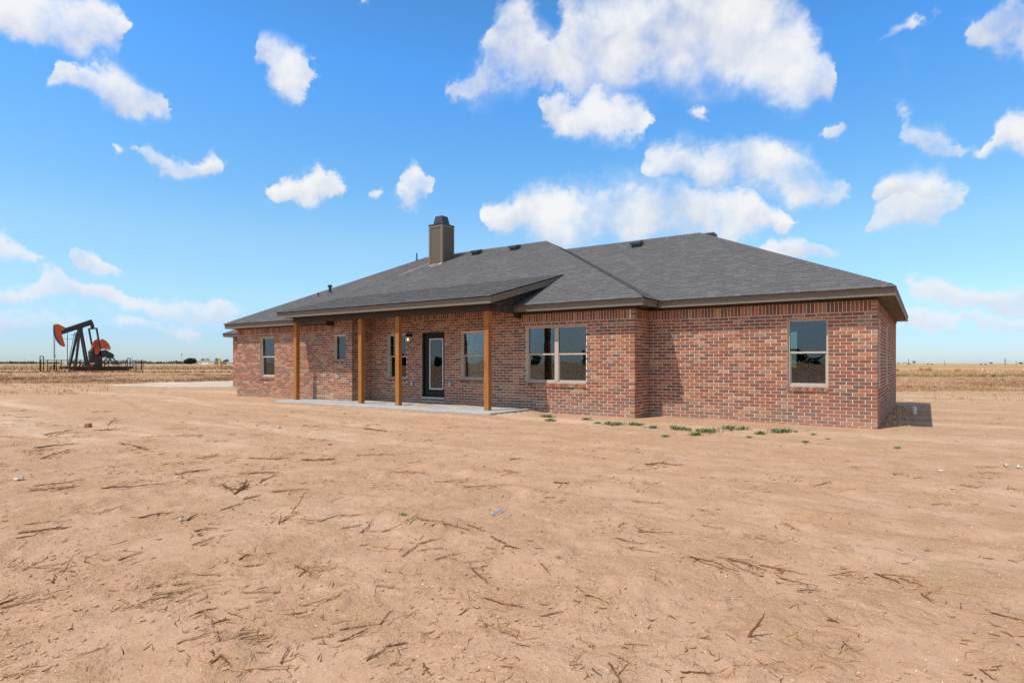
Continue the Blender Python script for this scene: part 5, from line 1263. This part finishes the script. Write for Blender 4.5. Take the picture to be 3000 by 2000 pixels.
# loose twigs, chips and clods too many to count
ANCH = []
for key, txt in STICKS.items():
    for tok in txt.split():
        f = tok.split(','); x0, y0, x1, y1 = [float(v) for v in f[:4]]
        ANCH.append((on_ground(OFFX[key] + x0 / 1.96, 1200 + y0 / 1.96), on_ground(OFFX[key] + x1 / 1.96, 1200 + y1 / 1.96), .8 if key == 'L' else .5))
rA = np.random.default_rng(5)
for k in range(240):            # more tangles further back, thickest on the left
    px = rA.uniform(-100, 3100); y = rA.uniform(1215, 1440)
    if rA.random() > (1.0 if px < 1000 else .55 if px < 1900 else .35): continue
    p = on_ground(px, y)
    if p[1] > 11.5 and -23 < p[0] < .5: continue
    a = TH + rA.normal(.1, .35); L = rA.uniform(.15, .6); ANCH.append((p, p + L * np.array([math.cos(a), math.sin(a), 0]), 1.0))
def debris(name, label, mat, per, loose, seed, lmin, lmax, rad):
    r = np.random.default_rng(seed); mb = MB(); jobs = []
    for (p, q, wt) in ANCH:
        for k in range(r.poisson(per * wt)):
            t = r.random(); c = p + (q - p) * t + r.normal(size=3) * .09; a0 = math.atan2(q[1] - p[1], q[0] - p[0]); jobs.append((c[0], c[1], a0 + r.normal() * .7))
    for k in range(loose):
        px = r.uniform(-150, 3150); y = 1200 + 830 * r.random() ** 1.35; c = on_ground(px, y); jobs.append((c[0], c[1], r.uniform(0, 6.283)))
    for (x, y, a) in jobs:
        if y > 11.9 and -23 < x < .3: continue
        D = max(2.5, -x * ST + y * CT); l = r.uniform(lmin, lmax) * (.45 + .075 * min(D, 14)); rr2 = rad * r.uniform(.4, 1.2) * (.6 + .06 * min(D, 14))
        d = np.array([math.cos(a), math.sin(a)]); z0 = gz(x, y); p1 = np.array([x, y]) + d * l; b = r.normal() * l * .15; m = (np.array([x, y]) + p1) / 2 + np.array([-d[1], d[0]]) * b; z1 = gz(p1[0], p1[1])
        mb.tube([(x, y, z0 + rr2 * .6), (m[0], m[1], (z0 + z1) / 2 + rr2), (p1[0], p1[1], z1 + rr2 * .6 + abs(r.normal()) * .012)], [rr2, rr2 * .9, rr2 * .4], 3, cap=False)
    o = mb.build(name, mat); tag(o, label, 'plant debris', kind='stuff'); return o
debris('twig_litter', 'brown twigs and stalk chips littering the sandy yard', 'dry_stalk', 4.6, 360, 61, .05, .20, .0040)
debris('bark_litter', 'dark bark slivers littering the sandy yard', 'bark_dark', 3.6, 420, 62, .02, .10, .0042)
debris('straw_litter', 'pale straw bits littering the sandy yard', 'stalk_pale', 1.5, 300, 63, .03, .12, .0030)
def bits(name, label, mat, n, seed, smin, smax, D1, cat, dens=True):
    r = np.random.default_rng(seed); mb = MB(); c = 0
    ico = np.array([(0, 0, 1), (.89, 0, .45), (.28, .85, .45), (-.72, .53, .45), (-.72, -.53, .45), (.28, -.85, .45), (.72, .53, -.45), (-.28, .85, -.45), (-.89, 0, -.45), (-.28, -.85, -.45), (.72, -.53, -.45)])
    fc = [(0, 1, 2), (0, 2, 3), (0, 3, 4), (0, 4, 5), (0, 5, 1), (1, 6, 2), (2, 7, 3), (3, 8, 4), (4, 9, 5), (5, 10, 1), (6, 7, 2), (7, 8, 3), (8, 9, 4), (9, 10, 5), (10, 6, 1)]
    m = n * 14; px = r.uniform(-150, 3150, m); y = r.uniform(1064 + ZC * FPX / D1, 2030, m); D = -ZC / ((HOR - y) / FPX); u = (px - 1500) / FPX
    X = (u * CT - ST) * D; Y = (u * ST + CT) * D; ok = ~((Y > 11.8) & (X > -23) & (X < .3))
    if dens: ok &= r.random(m) < np.maximum(0, vnoise(X / .6, Y / .6, 15) - .4) * 2.4 + .05
    X, Y = X[ok][:n], Y[ok][:n]; Z = ground_z(X, Y)
    for x, y, z in zip(X, Y, Z):
        s = r.uniform(smin, smax) * (.5 + r.random() ** 3 * 1.5); v = ico * (s * r.uniform(.6, 1.3), s * r.uniform(.6, 1.3), s * r.uniform(.35, .75)) * (1 + r.normal(size=(11, 1)) * .18)
        mb.poly(v + (x, y, z + s * .15), fc)
    o = mb.build(name, mat); tag(o, label, cat, kind='stuff'); return o
bits('soil_clods', 'small crumbling clods of tan soil over the yard', 'soil_clod', 8000, 71, .0035, .0095, 14, 'soil clods')
bits('pale_pebbles', 'tiny pale caliche pebbles sprinkled over the yard', 'pale_stone', 1500, 72, .0016, .004, 8, 'pebbles', False)
# lumps of turned earth against the side wall
r = np.random.default_rng(77); mb = MB()
for k in range(160):
    y = r.uniform(16.1, 23.5); x = XA + .05 + abs(r.normal()) * .17; s = r.uniform(.02, .07); z = gz(x, y)
    mb.poly([(x - s, y, z), (x, y - s, z - .01), (x + s, y, z), (x, y + s, z), (x + r.normal() * .02, y, z + s * .8), (x, y, z - s)], [(0, 1, 4), (1, 2, 4), (2, 3, 4), (3, 0, 4), (1, 0, 5), (2, 1, 5), (3, 2, 5), (0, 3, 5)])
o = mb.build('earth_clods', 'soil_clod'); tag(o, 'dark clods of earth along the foot of the side wall', 'soil clods', kind='stuff')

# ---- green weed tufts near the wall, each its own
def weed(px, py, wpx, label, seed):
    q = on_ground(px, py, .03); D = -q[0] * ST + q[1] * CT; w = 1.3 * wpx / FPX * D; r = np.random.default_rng(seed); V = []; Fc = []
    nb = int(50 + 420 * min(1, w / .5)); ncl = max(3, int(w / .04)); cl_ = [(r.normal() * w * .19, r.normal() * w * .14, r.uniform(.25, 1.0)) for _ in range(ncl)]
    for k in range(nb):
        cx_, cy_, cs_ = cl_[r.integers(ncl)]; sp_ = .028 * cs_ if r.random() < .7 else w * .22
        bx_, by_ = cx_ + r.normal() * sp_, cy_ + r.normal() * sp_ * .7; l = r.uniform(.3, 1.0) * min(.12, w * .42) * (.35 + .65 * cs_); t = r.uniform(.45, .97); aa = r.uniform(0, 6.283); dx, dy = math.cos(aa), math.sin(aa); wd = r.uniform(.03, .07) * min(.13, w * .42); i = len(V); zg = gz(q[0] + bx_ * CT - by_ * ST, q[1] + bx_ * ST + by_ * CT) - gz(q[0], q[1])
        z1 = l * math.sqrt(1 - t * t) + .01
        V += [(bx_ - dy * wd, by_ + dx * wd, zg - .01), (bx_ + dy * wd, by_ - dx * wd, zg - .01), (bx_ + dx * l * t * .6 + dy * wd, by_ + dy * l * t * .6 - dx * wd, zg + z1 * .7), (bx_ + dx * l * t, by_ + dy * l * t, zg + z1)]; Fc += [(i, i + 1, i + 2), (i, i + 2, i + 3)]
    me = bpy.data.meshes.new('weed_tuft'); me.from_pydata(V, [], Fc); me.materials.append(MATS['green_leaf']); o = bpy.data.objects.new('weed_tuft', me); link(o); o.location = (q[0], q[1], gz(q[0], q[1])); o.rotation_euler = (0, 0, TH); tag(o, label, 'weed', 'green weeds in front of the brick wall')
for i, (a, b, w, l) in enumerate([(1605, 1224, 34, 'thin green weed spread below the wide window, leftmost of the wall weeds'), (1612, 1237, 24, 'small green tuft in front of the leftmost spread'), (1715, 1232, 20, 'small green tuft between the window and the wall corner'), (1748, 1243, 16, 'tiny green tuft left of the largest one at the corner'), (1802, 1247, 64, 'broad green weed patch just left of the wall corner'), (1866, 1248, 28, 'green tuft right in front of the wall corner'), (1912, 1254, 22, 'small green tuft right of the wall corner'), (1950, 1275, 18, 'low sparse tuft out on the sand right of the corner'), (1985, 1256, 44, 'green weed patch at the left end of the wide row'), (2070, 1260, 84, 'widest green weed patch in front of the right wing'), (2150, 1254, 66, 'green weed patch joined to the right of the widest one'), (2228, 1268, 28, 'small tuft low under the right wing'), (2278, 1262, 68, 'long green weed patch below the right window, left of it'), (2380, 1270, 14, 'tiny green tuft below the right window'), (2425, 1281, 12, 'tiny green speck of weed near the right corner'), (2040, 1272, 30, 'sparse tuft in front of the widest patch'), (2193, 1278, 16, 'tiny tuft on the sand below the row'), (2632, 1308, 14, 'tiny weed on the sand beyond the house corner'), (2355, 1291, 18, 'thin weed lying low below the right window'), (2112, 1655, 9, 'lone green weed among the long stalks, right foreground'), (1180, 1520, 14, 'flat green sprig by the dry bundle in the middle'), (1210, 1920, 10, 'single green sprig in the bottom foreground'), (1640, 1640, 8, 'tiny green sprig in the middle foreground'), (2716, 1596, 8, 'tiny grey green weed in the right middle ground'), (590, 1570, 10, 'dark green weed tangled in stalks, left foreground')]): weed(a, b, w, l, 200 + i)

# ---- litter
q = on_ground(1457, 1511); q2 = on_ground(1442 + 30, 1503); a_ = on_ground(1441, 1517); b_ = on_ground(1474, 1504)
d = b_ - a_; mb = MB(); Ls = float(np.linalg.norm(d)); mb.tube([(0, 0, 0), (Ls * .8, 0, .004), (Ls, .012, .012)], .0055, 8); o = mb.build('drinking_straw', 'blue_plastic'); o.location = (a_[0], a_[1], gz(a_[0], a_[1]) + .012); o.rotation_euler = (0, -.02, math.atan2(d[1], d[0])); tag(o, 'blue plastic drinking straw lying on the sand', 'straw')
def scrap(px, py, w, l, label, seed, mat='paper_white'):
    q = on_ground(px, py, .02); r = np.random.default_rng(seed); n = 9; V = []
    for i in range(3):
        for j in range(5): V.append(((j / 4 - .5) * w * .45 + r.normal() * w * .05, (i / 2 - .5) * l * .45 + r.normal() * l * .08, abs(r.normal()) * min(w, l) * .18 + .006))
    mb = MB(); Fq = [(i * 5 + j, i * 5 + j + 1, (i + 1) * 5 + j + 1, (i + 1) * 5 + j) for i in range(2) for j in range(4)]; mb.poly(V, Fq); o = mb.build('paper_scrap', mat); md = o.modifiers.new('t', 'SOLIDIFY'); md.thickness = .003
    o.location = (q[0], q[1], gz(q[0], q[1]) + .004); o.rotation_euler = (0, 0, TH + r.uniform(-.3, .3)); tag(o, label, 'litter', 'white scraps of litter on the sand')
scrap(818, 1263, .24, .22, 'crumpled white sheet on the sand in front of the porch end', 1); scrap(530, 1533, .09, .12, 'small white card lying among stalks in the left foreground', 2); 
scrap(60, 1413, .2, .12, 'white scrap at the left edge of the yard', 5); scrap(2668, 1176, .3, .2, 'white bits on the sand behind the cleanout pipe', 7); scrap(2985, 1368, .16, .1, 'broken concrete flake at the right edge', 8); scrap(2945, 1363, .14, .1, 'pale concrete flake second from the right edge', 9); scrap(2755, 1373, .16, .12, 'flat pale flake on the sand in the right middle ground', 10)
q = on_ground(258, 1268); mb = MB(); mb.box(-.05, .055, -.045, .05, -.01, .09); o = mb.build('broken_brick', 'brick_single', bevel=.008); o.location = (q[0], q[1], gz(q[0], q[1])); o.rotation_euler = (.1, .05, .5); tag(o, 'broken red brick half standing among the stalks, far left', 'brick')
for i, (px, py, l) in enumerate([(1890, 1257, 'red brick chip on the sand'), (893, 1257, 'reddish chip on the sand in front of the slab'), (967, 1313, 'rust red chip on the sand, left of middle')]):
    q = on_ground(px, py); mb = MB(); mb.box(-.04, .04, -.02, .02, 0, .02); o = mb.build('brick_chip', 'brick_single', bevel=.006); o.location = (q[0], q[1], gz(q[0], q[1])); o.rotation_euler = (0, .1, i * .9); tag(o, l, 'brick chip')
